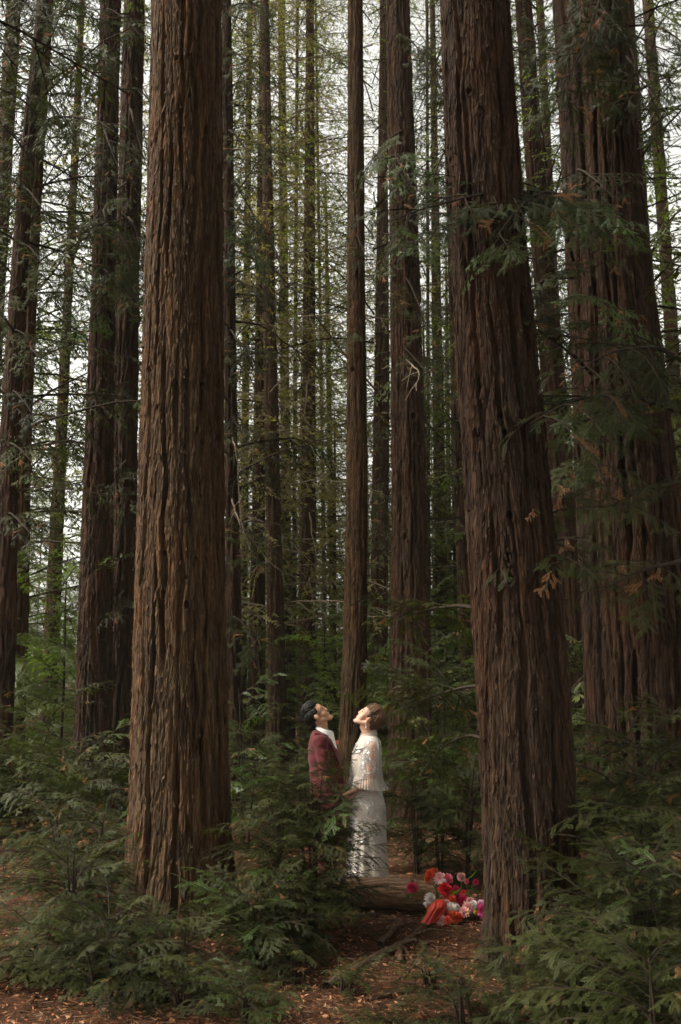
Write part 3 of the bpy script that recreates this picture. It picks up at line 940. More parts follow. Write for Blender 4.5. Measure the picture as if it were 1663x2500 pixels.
for key, a, b, k in [
        ('D', (292, 420, 13.6), (215, 560, 12.4), 0), ('D', (295, 500, 13.6), (330, 700, 12.4), 1), ('C', (240, 480, 12.8), (200, 700, 12.0), 3),
        ('C', (240, 620, 12.8), (320, 720, 12.0), 0), ('D', (300, 80, 13.6), (230, 240, 12.4), 2), ('C', (250, 120, 12.8), (180, 260, 11.8), 1),
        ('D', (300, 250, 13.6), (345, 400, 12.6), 0), ('C', (240, 300, 12.8), (290, 420, 11.9), 0), ('C', (246, 20, 12.8), (330, 100, 12.0), 0),
        ('D', (295, 880, 13.6), (225, 940, 12.5), 0), ('D', (290, 1060, 13.6), (262, 1150, 12.6), 0), ('D', (285, 1360, 13.6), (260, 1440, 12.6), 0),
        ('D', (295, 650, 13.6), (345, 760, 12.7), 0),
        ('A1', (95, 40, 11.9), (180, 200, 11.0), 1), ('A1', (85, 130, 11.9), (20, 260, 11.0), 3), ('A1', (75, 220, 11.9), (150, 360, 11.0), 2), ('A1', (60, 330, 11.9), (0, 470, 11.0), 1),
        ('A1', (55, 430, 11.9), (130, 560, 11.0), 0), ('A1', (45, 560, 11.9), (110, 680, 11.0), 1), ('A1', (40, 660, 11.9), (-20, 760, 11.0), 0), ('A1', (35, 760, 11.9), (110, 860, 11.0), 2),
        ('A1', (30, 900, 11.9), (100, 1000, 11.0), 1), ('A1', (25, 1020, 11.9), (90, 1160, 11.0), 3), ('A1', (20, 1180, 11.9), (110, 1290, 11.0), 1), ('A1', (90, -40, 11.9), (40, 120, 11.0), 0),
        ('C', (250, -60, 12.8), (180, 60, 11.8), 2), ('C', (242, 380, 12.8), (160, 480, 11.9), 1), ('C', (238, 520, 12.8), (290, 640, 12.0), 3),
        ('E', (528, 120, 14.8), (600, 260, 13.5), 1), ('E', (528, 300, 14.8), (610, 420, 13.4), 0), ('E', (530, 480, 14.8), (600, 600, 13.4), 1),
        ('E', (530, 640, 14.8), (610, 720, 13.3), 0), ('E', (532, 20, 14.8), (640, 80, 13.4), 2), ('E', (532, 760, 14.8), (590, 880, 13.5), 0),
        ('E', (534, 960, 14.8), (585, 1050, 13.5), 0), ('E', (536, 1180, 14.8), (590, 1320, 13.3), 0), ('E', (538, 1420, 14.8), (600, 1560, 13.2), 1),
        ('J', (925, 300, 12.8), (850, 420, 11.8), 0), ('J', (930, 430, 12.8), (1010, 520, 11.7), 1), ('J', (930, 520, 12.8), (880, 660, 12), 0),
        ('J', (935, 640, 12.8), (990, 800, 11.9), 0), ('J', (920, 80, 12.8), (1000, 240, 12.0), 1), ('J', (930, 800, 12.8), (1010, 900, 12.2), 0),
        ('H', (820, 540, 13.3), (850, 620, 12.6), 0), ('H', (820, 760, 13.3), (790, 820, 12.6), 0),
        ('M_', (1235, 420, 13.8), (1250, 560, 13.0), 0), ('M_', (1210, 40, 13.8), (1240, 200, 13.0), 1), ('M_', (1260, 640, 13.8), (1230, 780, 13.0), 0),
        ('P', (1040, 330, 15.2), (1000, 480, 14.0), 0), ('P', (1050, 800, 15.2), (1000, 960, 14.0), 1), ('P', (1030, 60, 15.2), (990, 330, 14.0), 2),
        ('I', (880, 960, 17.8), (850, 1050, 16.5), 0), ('I', (876, 1180, 17.8), (900, 1300, 16.5), 0), ('I', (876, 1100, 17.8), (850, 1240, 16.5), 1)]:
    hang_px(key, a, b, BOUGH[k])

for key, a, b, k in [('N', (1330, 470, 8.1), (1420, 520, 7.3), 0), ('N', (1320, 600, 8.2), (1220, 560, 6.5), 1), ('N', (1350, 930, 8.0), (1440, 1060, 7.0), 0),
                     ('N', (1330, 1010, 8.1), (1240, 940, 6.8), 0), ('N', (1300, 690, 8.3), (1390, 790, 7.2), 1), ('L', (1190, 560, 6.6), (1120, 640, 6.1), 0),
                     ('J', (930, 360, 12.8), (870, 470, 11.6), 1), ('J', (935, 560, 12.8), (1010, 610, 11.6), 0), ('E', (530, 560, 14.8), (610, 640, 13.3), 0),
                     ('C', (240, 700, 12.8), (190, 800, 12.0), 0), ('D', (296, 600, 13.6), (250, 690, 12.4), 0)]:
    hang_px(key, a, b, BOUGHB[k])
for a, b, k in [((1100, 1400, 7.1), (890, 1450, 8.8), 0), ((1108, 1580, 7.1), (900, 1650, 8.7), 0), ((1112, 1700, 7.1), (960, 1800, 8.5), 1)]:
    hang_px('L', a, b, BOUGH[k])

# bare dead branches, pale against the dark trunks
def dead_branch(key, pts, r0=0.02):
    root = TREES[key][0]
    P = [np.array(at2(*p)) - np.array(root.location) for p in pts]
    P = np.array(P)
    tt = np.linspace(0, 1, len(P)); t2 = np.linspace(0, 1, 4 * len(P))
    Q = np.stack([np.interp(t2, tt, P[:, c]) for c in range(3)], 1)
    Q[1:-1] = (Q[:-2] + Q[1:-1] + Q[2:]) / 3
    Q += np.random.default_rng(int(abs(P[0][0] * 100))).normal(0, .008, Q.shape)
    mb = MB()
    V, F = tube(Q, np.linspace(r0, r0 * .25, len(Q)), 5)
    mb.add(V, F)
    for i in range(3, len(Q) - 1, 3):
        d = (Q[i + 1] - Q[i - 1]); d /= np.linalg.norm(d)
        e = Q[i] + d * .2 + np.array([rb.uniform(-.25, .25), rb.uniform(-.1, .1), rb.uniform(-.25, .05)])
        V, F = tube(np.array([Q[i], (Q[i] + e) / 2 + [0, 0, .02], e]), [r0 * .4, r0 * .3, r0 * .12], 4)
        mb.add(V, F)
    link('dead_branch', mb.mesh('dead_branch', [M['twig_grey']], smooth=True), root)
for key, pts in [('G', [(714, 900, 18.8), (722, 880, 18.2), (748, 930, 17.8), (768, 1000, 17.6)]),
                 ('G', [(712, 860, 18.8), (706, 900, 18.3), (700, 960, 18.0), (712, 990, 17.9)]),
                 ('G', [(712, 1180, 18.8), (722, 1240, 18.3), (734, 1330, 18.0), (742, 1400, 17.9)]),
                 ('G', [(712, 1330, 18.8), (724, 1400, 18.4), (735, 1500, 18.2)]),
                 ('G', [(712, 1020, 18.8), (730, 1050, 18.2), (745, 1110, 18.0)]),
                 ('E', [(534, 1010, 14.8), (545, 1040, 14.3), (552, 1180, 14.0), (574, 1290, 13.9)]),
                 ('E', [(534, 1150, 14.8), (550, 1200, 14.3), (575, 1260, 14.0)]),
                 ('J', [(935, 830, 12.7), (965, 850, 12.2), (958, 900, 12.0)]),
                 ('F2', [(622, 900, 17.3), (655, 870, 16.8), (690, 830, 16.5)]),
                 ('F2', [(620, 640, 17.3), (600, 600, 16.8), (575, 590, 16.5)]),
                 ('I', [(880, 850, 17.8), (910, 835, 17.2), (950, 870, 17.0)])]:
    dead_branch(key, pts, 0.016)

# ------------------------------------------------------------------ young redwood shrubs
SHRUB_N = 0
def shrub(label, x, ytop, Y, rad, n, protos, seed, group=None, dry=0.03, bright=0.06, name='redwood_shrub', lowest=0.08, side=None):
    r = random.Random(seed)
    H = at2(x, ytop, Y).z * 0.84
    X = at2(x, 1600, Y).x
    root = empty(name, (X, Y, 0), label, 'shrub', group)
    ns = 4
    stems = []
    mb = MB()
    for k in range(ns):
        a = r.uniform(0, 6.28); rr = rad * r.uniform(0.05, 0.45)
        h = H * r.uniform(0.72, 0.98) if k else H * 0.97
        P = [np.array([0.03 * math.cos(a), 0.03 * math.sin(a), -0.06]), np.array([rr * .5 * math.cos(a), rr * .5 * math.sin(a), h * .5]),
             np.array([rr * math.cos(a) + r.uniform(-.05, .05), rr * math.sin(a), h])]
        t = np.linspace(0, 1, 7)
        Q = np.stack([np.interp(t, [0, .5, 1], [p[c] for p in P]) for c in range(3)], 1)
        Q[1:-1] = (Q[:-2] + 2 * Q[1:-1] + Q[2:]) / 4
        V, F = tube(Q, np.linspace(0.013, 0.004, 7), 5)
        mb.add(V, F)
        stems.append(Q)
    link('stem', mb.mesh('stem', [M['twig']], smooth=True), root)
    for k in range(n):
        Q = stems[r.randrange(ns)]
        f = lowest + (1 - lowest) * ((k + r.random()) / n) ** 0.9
        p = Vector([float(np.interp(f, np.linspace(0, 1, 7), Q[:, c])) for c in range(3)])
        az = r.uniform(0, 6.283) if side is None else r.gauss(side, 1.0)
        el = R(r.uniform(-14, 16) + 20 * f * f)
        me = protos[r.randrange(len(protos))]
        u = r.random()
        if u < dry: me = SPRAYD[r.randrange(2)]
        elif u < dry + bright: me = SPRAYB[r.randrange(2)]
        reach = rad * (0.62 + 0.5 * math.sin(math.pi * min(1, f * 0.85 + 0.12))) * r.uniform(0.75, 1.2)
        tv = tipvec(me)
        s = max(0.35, min(1.3, reach / tv.length))
        if u < dry: s = min(s, 0.42)
        o = link('branch', me, root)
        o.location = p
        o.rotation_euler = (r.gauss(0, .3), -el, az)
        o.scale = (s, s, s)
    return root

S0, S1 = SPRAY0, SPRAY1
SHRUBS = [
    ('tall pale shrub at the picture edge under the dark leaning tree', 55, 1545, 11.2, 1.0, 60, S1, 1),
    ('bushy shrub in front of the twin trunks, tallest of that row', 150, 1630, 10.2, 0.95, 60, S1, 2),
    ('shrub wedged between twin trunks and thick redwood', 255, 1690, 9.6, 0.75, 50, S1, 3),
    ('low edge shrub beyond the open patch of rust litter', 20, 1690, 11.8, 0.8, 50, S1, 4),
    ('dense shrub beside the thick redwood, with a dry orange twig', 200, 1810, 8.0, 0.75, 70, S0, 5),
    ('spreading shrub over the litter near the thick redwood', 185, 1890, 7.0, 0.55, 50, S0, 6),
    ('shrub covering the outer foot of the thick redwood', 290, 2050, 6.5, 0.55, 50, S0, 7),
    ('low shrub in front of the thick redwood with a pale horizontal spray', 430, 2120, 6.3, 0.45, 34, S0, 8),
    ('dark drooping shrub in the near corner by bare litter', 125, 2090, 6.5, 0.42, 42, S0, 9),
    ('broad foreground shrub before the thick redwood, darkest beneath', 255, 2150, 6.15, 0.45, 42, S0, 10),
    ('small foreground shrub of hanging sprays below the flared root', 440, 2230, 6.0, 0.34, 26, S0, 11),
    ('bushy shrub hiding the legs of the suited person', 722, 1650, 7.5, 0.48, 140, S0, 12),
    ('dark shrub leaning over the end of the log', 640, 1725, 7.3, 0.52, 90, S0, 13),
    ('shrub in shade between flared root and log', 590, 1960, 6.9, 0.45, 45, S0, 14),
    ('low dark shrub drooping just before the log end', 660, 1990, 7.0, 0.42, 45, S0, 15),
    ('bright leafy shrub growing beside the thick redwood behind the suited person', 570, 1500, 11.0, 0.65, 55, S1, 16),
    ('low sunlit shrub directly behind the suited person', 650, 1700, 11.8, 0.8, 55, S1, 17),
    ('tall drooping shrub between the woman and the leaning redwood', 1010, 1360, 9.9, 0.9, 60, S1, 18),
    ('dull brownish shrub right behind the woman', 960, 1680, 9.7, 0.55, 45, S0, 19),
    ('shrub behind the flowers against the leaning redwood', 1060, 1640, 9.3, 0.6, 60, S0, 20),
    ('tall shrub in front of the massive edge trunk', 1480, 1540, 7.6, 0.95, 75, S0, 21),
    ('dark shrub at the far edge below the massive trunk', 1560, 1640, 6.6, 0.85, 70, S0, 22),
    ('shrub leaning onto the leaning redwood from its outer side', 1375, 1720, 6.5, 0.62, 60, S0, 23),
    ('dense near shrub with a single dry twig, beside the leaning redwood', 1440, 1900, 5.5, 0.75, 75, S0, 24),
    ('tall near shrub cut by the picture edge', 1570, 1880, 5.0, 0.7, 65, S0, 25),
    ('near shrub with broad bright sprays in the dark lower corner', 1470, 2080, 4.5, 0.6, 55, S0, 26),
    ('shrub sprays reaching over the foot of the leaning redwood', 1325, 2060, 5.3, 0.5, 45, S0, 27),
    ('low shrub between flowers and the leaning redwood foot', 1150, 2150, 5.9, 0.34, 30, S0, 28),
    ('small ground-hugging shrub below the red ribbon', 1060, 2215, 5.5, 0.34, 28, S0, 29),
    ('lowest shrub at the bottom beside fallen branches', 900, 2330, 5.7, 0.26, 22, S0, 30),
    ('fresh green low shrub at the bottom between litter patches', 570, 2260, 5.85, 0.32, 34, S0, 31),
    ('low shrub at the bottom edge under the leaning redwood', 1100, 2310, 5.6, 0.30, 26, S0, 32),
    ('tiny low shrub beside the crooked dead branch', 800, 2240, 6.3, 0.26, 20, S0, 34),
    ('tiny low shrub just below the silk ribbon near sticks', 985, 2215, 6.4, 0.26, 20, S0, 35),
    ('tiny shrub in the litter between root flare and bottom edge', 690, 2170, 6.5, 0.28, 24, S0, 36),
    ('dark low shrub in the bottom corner shadow', 1350, 2270, 5.3, 0.42, 40, S0, 33),
]
for sp_ in SHRUBS:
    lb, x, yt, Y, rad, n, pr, sd = sp_
    br = 0.45 if 'fresh' in lb or 'bright leafy' in lb or 'sunlit' in lb else 0.05  # light on the sunlit shrub is put in as brighter needle colour
    dr = 0.12 if ('dry' in lb or 'brownish' in lb) else 0.012
    shrub(lb, x, yt, Y, rad, n, pr, sd, dry=dr, bright=br)

# far understorey: shrubs sharing four joined foliage meshes
def far_shrub_mesh(rng, H, rad, n):
    mb = MB()
    lib = [spray(rng, L, 2, d, 0.05) for L, d in ((0.8, .4), (1.0, .7), (0.9, .9))]
    for k in range(n):
        f = (k + rng.random()) / n
        az = rng.uniform(0, 6.28)
        Mx = Matrix.Translation((rng.normal(0, rad * .25), rng.normal(0, rad * .25), H * f)) @ Matrix.Rotation(az, 4, 'Z') @ Matrix.Rotation(-R(rng.uniform(-20, 15) + 35 * f), 4, 'Y') \
            @ Matrix.Rotation(rng.normal(0, .3), 4, 'X') @ Matrix.Scale(rad * rng.uniform(.7, 1.2), 4)
        mb.add_mb(lib[rng.integers(3)], Mx)
    return mb.mesh('foliage', [M['twig'], M['leaf_under_lit'], M['leaf_dead_far_lit']])
FS = [far_shrub_mesh(rng, H, r_, n) for H, r_, n in ((2.4, 1.1, 60), (3.4, 1.2, 75), (1.8, 1.2, 50))]
def far_stem(H):
    mb = MB()
    V, F = tube(np.array([[0, 0, -.1], [0.03, 0, H * .5], [0, 0.02, H * .95]]), [0.025, .018, .006], 5)
    mb.add(V, F)
    return mb.mesh('stem', [M['twig']], smooth=True)
FST = [far_stem(h) for h in (2.4, 3.4, 1.8)]
r4 = random.Random(5)
for k in range(52):
    Y = 13.5 + 26 * ((k + r4.random()) / 52) ** 1.2
    X = r4.uniform(-0.40, 0.40) * Y
    i = r4.randrange(3)
    root = empty('understorey_shrub', (X, Y, 0), 'leafy young redwood shrub in the green understorey far behind the couple', 'shrub', 'far understorey shrubs')
    s = r4.uniform(0.75, 1.25) * (1.0 + max(0, Y - 18) * 0.015)
    root.rotation_euler = (0, 0, r4.uniform(0, 6.28))
    root.scale = (s, s, s)
    link('foliage', FS[i], root)
    link('stem', FST[i], root)

# young trees with low dense foliage further back
r5 = random.Random(15)
sap = [(20, 19), (330, 22), (480, 25), (560, 21), (655, 24), (690, 28), (745, 26), (770, 22), (860, 25), (985, 21), (1010, 27), (1050, 24), (1300, 19), (1320, 25), (1450, 21), (1540, 17), (1600, 24), (600, 35), (680, 38), (760, 34), (900, 36), (1000, 40), (1260, 36), (30, 40), (840, 44), (640, 48), (720, 46), (520, 42)] + [(-20 + 66 * q + (q * 37) % 41, 50 + (q * 7) % 24) for q in range(25)]
for k, (px, Y) in enumerate(sap):
    X = at2(px, 1500, Y).x
    root = empty('young_redwood', (X, Y, 0), 'young redwood with low dense foliage in the far green depth', 'tree', 'young trees far behind')
    root.rotation_euler = (0, 0, r5.uniform(0, 6.28))
    h = r5.uniform(.24, .48) if Y < 49 else r5.uniform(.36, .56)
    c = link('crown', [CROWN_LIVE[2], CROWN_LIVE[0]][k % 2], root)
    c.scale = (r5.uniform(.6, .85) * (1 if Y < 49 else 1.35),) * 2 + (h,)
    t = link('trunk', proto_far[k % 3][0], root)
    t.scale = (.28, .28, h)

# ------------------------------------------------------------------ log, fallen branches, litter
def wood_log():
    a = at(600 + 470 * .4145, 1650 + 1300 * .4145, 8.42); b = at(600 + 1130 * .4145, 1650 + 1300 * .4145, 8.22)
    L = (b - a).length
    n, seg = 130, 72
    s = np.linspace(0, 1, n)
    th = np.arange(seg) / seg * 2 * np.pi
    S, TH = np.meshgrid(s, th, indexing='ij')
    uu = TH / (2 * np.pi)
    r = 0.128 + 0.010 * (vnoise(S * 5, uu * 4, 3) - .5) - 0.012 * S
    r = r + 0.010 * (vnoise(np.mod(uu * 44 + vnoise(S * 6, uu * 3, 8) * 3, 44), S * 5, 4, per=44) - 0.5)
    crack = vnoise(np.mod(uu * 15 + (vnoise(S * 9, uu * 3, 12) - .5) * 1.2, 15), S * 3.5, 5, per=15)
    r = r - 0.016 * (1 - smooth(0.05, 0.22, crack))
    for (sk, tk, rk) in ((0.62, 1.1, 0.035), (0.25, 0.5, 0.03), (0.8, 2.0, .025)):
        q = np.sqrt(((S - sk) * L) ** 2 + (np.angle(np.exp(1j * (TH - tk))) * .125) ** 2) / rk
        r = r + 0.014 * np.exp(-((q - 1) / .4) ** 2) - 0.02 * np.exp(-(q / .5) ** 2)
    ax = np.array((b - a).normalized())
    up = np.array([0, 0, 1.0]); sd = np.cross(ax, up); sd /= np.linalg.norm(sd); up = np.cross(sd, ax)
    C = np.array([0, 0, 0.0]) + s[:, None] * ax * L
    C[:, 2] += 0.012 * np.sin(s * 5)
    V = C[:, None] + r[..., None] * (np.cos(TH)[..., None] * -sd + np.sin(TH)[..., None] * up * 0.94)
    V = V.reshape(-1, 3)
    i = np.arange(n - 1)[:, None] * seg; j = np.arange(seg)[None]; jn = (j + 1) % seg
    mb = MB()
    mb.add(V, np.stack([i + j, i + jn, i + seg + jn, i + seg + j], -1).reshape(-1, 4))
    # sawn ends
    m2 = MB()
    for e, sgn in ((0, -1), (n - 1, 1)):
        ring = V.reshape(n, seg, 3)[e]
        cc = ring.mean(0)
        rows = [ring] + [cc + (ring - cc) * f - sgn * ax * 0.004 * (k % 2) for k, f in enumerate((0.8, 0.6, 0.4, 0.2))]
        Vv = np.concatenate(rows + [cc[None]])
        q = []
        for k in range(4):
            for jj in range(seg):
                q.append([k * seg + jj, k * seg + (jj + 1) % seg, (k + 1) * seg + (jj + 1) % seg, (k + 1) * seg + jj])
        m2.add(Vv, q)
        m2.add(Vv, [[4 * seg + jj, 4 * seg + (jj + 1) % seg, 5 * seg] for jj in range(seg)])
    mt = mat_bark('weathered_log_wood', (0.09, 0.065, 0.045), (0.25, 0.19, 0.135), (0.40, 0.32, 0.235), plates=False, bump=0.5)
    # grain runs along the log
    for nd in mt.node_tree.nodes:
        if nd.type == 'MAPPING':
            nd.inputs['Scale'].default_value = (0.12, 1, 1)
    root = empty('fallen_log', (a.x, a.y, 0.118), 'weathered bare log lying in front of the couple', 'log')
    link('log_body', mb.mesh('log_body', [mt], smooth=True), root)
    link('sawn_end', m2.mesh('sawn_end', [mat_plain('cut_wood', (0.2, 0.14, 0.09), .9, .1, .4, 30)]), root)
wood_log()

def c8(x, y):
    g = ground_at(830 + .5313 * x, 1660 + .5313 * y)
    return g
M['stick'] = mat_bark('dead_branch_bark', (0.05, 0.033, 0.024), (0.13, 0.088, 0.060), (0.21, 0.155, 0.11), plates=False, bump=0.6)
def ground_stick(pts, r0, r1, label, seed, forks=2, lift=0.0):
    rg = np.random.default_rng(seed)
    P = np.array([[p.x, p.y, float(ground_z(p.x, p.y)) + r0 * 0.6 + lift] for p in (c8(*q) for q in pts)])
    t = np.linspace(0, 1, len(P)); t2 = np.linspace(0, 1, 24)
    Q = np.stack([np.interp(t2, t, P[:, c]) for c in range(3)], 1)
    for _ in range(2):
        Q[1:-1] = (Q[:-2] + 2 * Q[1:-1] + Q[2:]) / 4
    Q[1:-1] += rg.normal(0, r0 * .16, Q[1:-1].shape)
    o0 = Q[0].copy()
    mb = MB()
    V, F = tube(Q - o0, np.linspace(r0, r1, 24) * rg.uniform(.88, 1.12, 24), 10)
    mb.add(V, F)
    root = empty('fallen_branch', o0, label, 'branch')
    link('limb', mb.mesh('limb', [M['stick']], smooth=True), root)
    for k in range(forks):
        i = int(rg.integers(6, 20))
        d = Q[i + 1] - Q[i]; d /= np.linalg.norm(d)
        sd = np.array([-d[1], d[0], 0.12]) * rg.choice([-1, 1])
        l = rg.uniform(.12, .35)
        e = Q[i] + (d * .6 + sd) * l; e[2] = ground_z(e[0], e[1]) + .03
        m2 = MB()
        V, F = tube(np.array([Q[i], (Q[i] + e) / 2 + [0, 0, .03], e]) - o0, [r0 * .45, r0 * .35, r0 * .15], 6)
        m2.add(V, F)
        link('fork', m2.mesh('fork', [M['stick']], smooth=True), root)
    return root
ground_stick([(-60, 1420), (70, 1340), (200, 1265), (290, 1225), (390, 1160), (395, 1130)], 0.030, 0.016, 'thick crooked dead branch on the litter below the log', 1, 3)
ground_stick([(185, 1245), (240, 1190), (285, 1150), (215, 1130)], 0.024, 0.010, 'short thick branch lying across the crooked one', 2, 1, .02)
ground_stick([(270, 1235), (285, 1300)], 0.022, 0.018, 'stubby broken branch end beneath the crooked branch', 3, 0)
ground_stick([(285, 1225), (335, 1290)], 0.014, 0.008, 'thin stick beside the stubby broken end', 4, 0)
ground_stick([(400, 1215), (340, 1310), (265, 1410)], 0.010, 0.005, 'long thin stick slanting over the litter below the flowers', 5, 1)
ground_stick([(20, 1150), (130, 1158), (245, 1165)], 0.010, 0.006, 'straight thin stick parallel to the log', 6, 1)
ground_stick([(60, 1120), (130, 1100), (180, 1095)], 0.024, 0.020, 'chunk of dead wood just under the log', 7, 0)
ground_stick([(-200, 1250), (-100, 1215), (20, 1190)], 0.008, 0.004, 'twig on the litter by the dark shrub', 8, 1)
ground_stick([(130, 1480), (260, 1440), (420, 1432)], 0.012, 0.006, 'thin stick at the bottom beside the lowest shrub', 9, 2)

def litter():
    rg = np.random.default_rng(8)
    mb = MB()
    # fine twigs
    n = 17000
    Y = 5.2 + 8.0 * rg.random(n) ** 1.4
    X = rg.uniform(-0.46, 0.46, n) * Y
    a = rg.uniform(0, 6.283, n); l = rg.uniform(0.02, 0.11, n); w_ = rg.uniform(0.0010, 0.0030, n)
    Z = ground_z(X, Y) + rg.uniform(0.002, 0.028, n)
    d = np.stack([np.cos(a), np.sin(a), rg.normal(0, .16, n)], 1); s = np.stack([-np.sin(a), np.cos(a), 0 * a], 1)
    C = np.stack([X, Y, Z], 1)
    up = np.array([0, 0, 1.0])
    bend = s * (rg.normal(0, .12, n) * l)[:, None]
    A0 = C - d * l[:, None] * .5; A1 = C + bend; A2 = C + d * l[:, None] * .5
    ws = s * w_[:, None]; wu = up[None] * w_[:, None]
    V = np.stack([A0 - ws, A0 + ws, A0 + wu, A1 - ws, A1 + ws, A1 + wu, A2], 1).reshape(-1, 3)
    q = np.array([[0, 1, 4, 3], [1, 2, 5, 4], [2, 0, 3, 5]]); t3 = np.array([[3, 4, 6], [4, 5, 6], [5, 3, 6]])
    k = np.arange(n)[:, None, None] * 7
    mats = rg.integers(0, 3, n)
    off = 0
    mb.v.append(V)
    for m in range(3):
        sel = mats == m
        mb.f.append(((k[sel] + q[None]).reshape(-1, 4), m)); mb.f.append(((k[sel] + t3[None]).reshape(-1, 3), m))
    mb.n += len(V)
    # shed dry sprays and flat leaves
    n = 17000
    Y = 5.2 + 7.5 * rg.random(n) ** 1.4
    X = rg.uniform(-0.46, 0.46, n) * Y
    a = rg.uniform(0, 6.283, n); l = rg.uniform(0.014, 0.05, n)
    C = np.stack([X, Y, ground_z(X, Y) + rg.uniform(0.006, 0.022, n)], 1)
    d = np.stack([np.cos(a), np.sin(a), rg.normal(0.05, .25, n)], 1); s = np.stack([-np.sin(a), np.cos(a), rg.normal(0, .35, n)], 1)
    w_ = l * rg.uniform(.07, .18, n)
    V = np.stack([C - d * l[:, None] * .5, C + s * w_[:, None] - [0, 0, .004], C + d * l[:, None] * .5, C - s * w_[:, None] + [0, 0, .004]], 1).reshape(-1, 3)
    F = np.arange(n * 4).reshape(-1, 4)
    mats = rg.integers(3, 6, n)
    for m in range(3, 6):
        mb.f.append((F[mats == m] + mb.n, m))
    mb.v.append(V); mb.n += len(V)
    # whole dry sprays lying about
    lib = [spray(rg, L, 2, 0.15, 0.0, 0.8, wood=0, leaf=m, dryi=4, bl=.15) for L, m in ((.28, 3), (.36, 4), (.22, 5), (.3, 3))]
    for k in range(420):
        y = 5.3 + 7.0 * rg.random() ** 1.3; x = rg.uniform(-.45, .45) * y
        z = float(ground_z(x, y)) + 0.02
        Mx = Matrix.Translation((x, y, z)) @ Matrix.Rotation(rg.uniform(0, 6.28), 4, 'Z') @ Matrix.Rotation(0.3, 4, 'Y') @ Matrix.Rotation(rg.normal(0, .4), 4, 'X')
        mb.add_mb(lib[rg.integers(4)], Mx)
    mats = [mat_plain('litter_twig_a', (0.085, 0.045, 0.026), .9, .1, .4), mat_plain('litter_twig_b', (0.18, 0.082, 0.040), .9, .1, .4), mat_plain('litter_twig_c', (0.22, 0.135, 0.085), .9, .1, .4),
            mat_plain('litter_leaf_a', (0.25, 0.095, 0.038), .8, .2, .4), mat_plain('litter_leaf_b', (0.17, 0.062, 0.028), .8, .2, .4), mat_plain('litter_leaf_c', (0.33, 0.17, 0.085), .8, .2, .4)]
    me = mb.mesh('needle_litter', mats)
    link('needle_litter', me, label='rust orange needles and twigs strewn over the ground', cat='leaf litter', kind='stuff')
litter()


# ------------------------------------------------------------------ people
def W(cx, cy, dy=0.0):
    return at(600 + cx * .41454, 1650 + cy * .41454, 9.0 + dy)

def _ico(sub=2):
    import bmesh
    bm = bmesh.new()
    bmesh.ops.create_icosphere(bm, subdivisions=sub, radius=1.0)
    V = np.array([v.co[:] for v in bm.verts]); F = np.array([[v.index for v in f.verts] for f in bm.faces])
    bm.free()
    return V, F
ICO = _ico(2)
ICO1 = _ico(3)

def ell(mb, c, r, rot=None, hi=True, mat=0):
    V, F = ICO1 if hi else ICO
    V = V * np.array(r)
    if rot is not None:
        V = V @ np.array(rot.to_3x3() if hasattr(rot, 'to_3x3') else rot).T
    mb.add(V + np.array(c), F, mat)

def cap(mb, p0, p1, r0, r1):
    p0, p1 = np.array(p0, float), np.array(p1, float)
    L = np.linalg.norm(p1 - p0)
    n = max(2, int(L / (0.3 * min(r0, r1))) + 1)
    n = min(n, 40)
    for k in range(n):
        f = k / (n - 1)
        ell(mb, p0 + (p1 - p0) * f, [r0 + (r1 - r0) * f] * 3, hi=False)

def remesh(mb, name, voxel, mats, iters=4, disp=None):
    me = mb.mesh(name + '_src', mats)
    o = bpy.data.objects.new('tmp', me)
    COL.objects.link(o)
    m = o.modifiers.new('r', 'REMESH'); m.mode = 'VOXEL'; m.voxel_size = voxel; m.use_smooth_shade = True
    s = o.modifiers.new('s', 'SMOOTH'); s.factor = 0.5; s.iterations = iters
    dg = bpy.context.evaluated_depsgraph_get()
    out = bpy.data.meshes.new_from_object(o.evaluated_get(dg))
    out.name = name
    bpy.data.objects.remove(o)
    bpy.data.meshes.remove(me)
    out.materials.clear()
    for mm in mats:
        out.materials.append(mm)
    if disp is not None:
        n = len(out.vertices)
        co = np.empty(n * 3, np.float32); out.vertices.foreach_get('co', co); co = co.reshape(-1, 3).astype(float)
        no = np.empty(n * 3, np.float32); out.vertices.foreach_get('normal', no); no = no.reshape(-1, 3)
        co = co + no * disp(co)[:, None]
        out.vertices.foreach_set('co', co.astype(np.float32).ravel())
        out.update()
    out.polygons.foreach_set('use_smooth', np.ones(len(out.polygons), bool))
    return out

def loft(rows, seg=64, pleat=None, p=2.2, caps=False):
    """rows: (x0, z, cy_center, rx, ry, tilt) world; superellipse sections"""
    th = np.arange(seg) / seg * 2 * np.pi
    V = []
    for k, (x, y, z, rx, ry, tx) in enumerate(rows):
        c, s = np.cos(th), np.sin(th)
        ex = np.sign(c) * np.abs(c) ** (2 / p); ey = np.sign(s) * np.abs(s) ** (2 / p)
        f = 1.0 if pleat is None else 1 + pleat(k / (len(rows) - 1), th)
        V.append(np.stack([x + rx * ex * f, y + ry * ey * f, z + tx * ex], 1))
    n = len(rows)
    V = np.concatenate(V)
    i = np.arange(n - 1)[:, None] * seg; j = np.arange(seg)[None]; jn = (j + 1) % seg
    F = np.stack([i + j, i + jn, i + seg + jn, i + seg + j], -1).reshape(-1, 4)
    return V, F

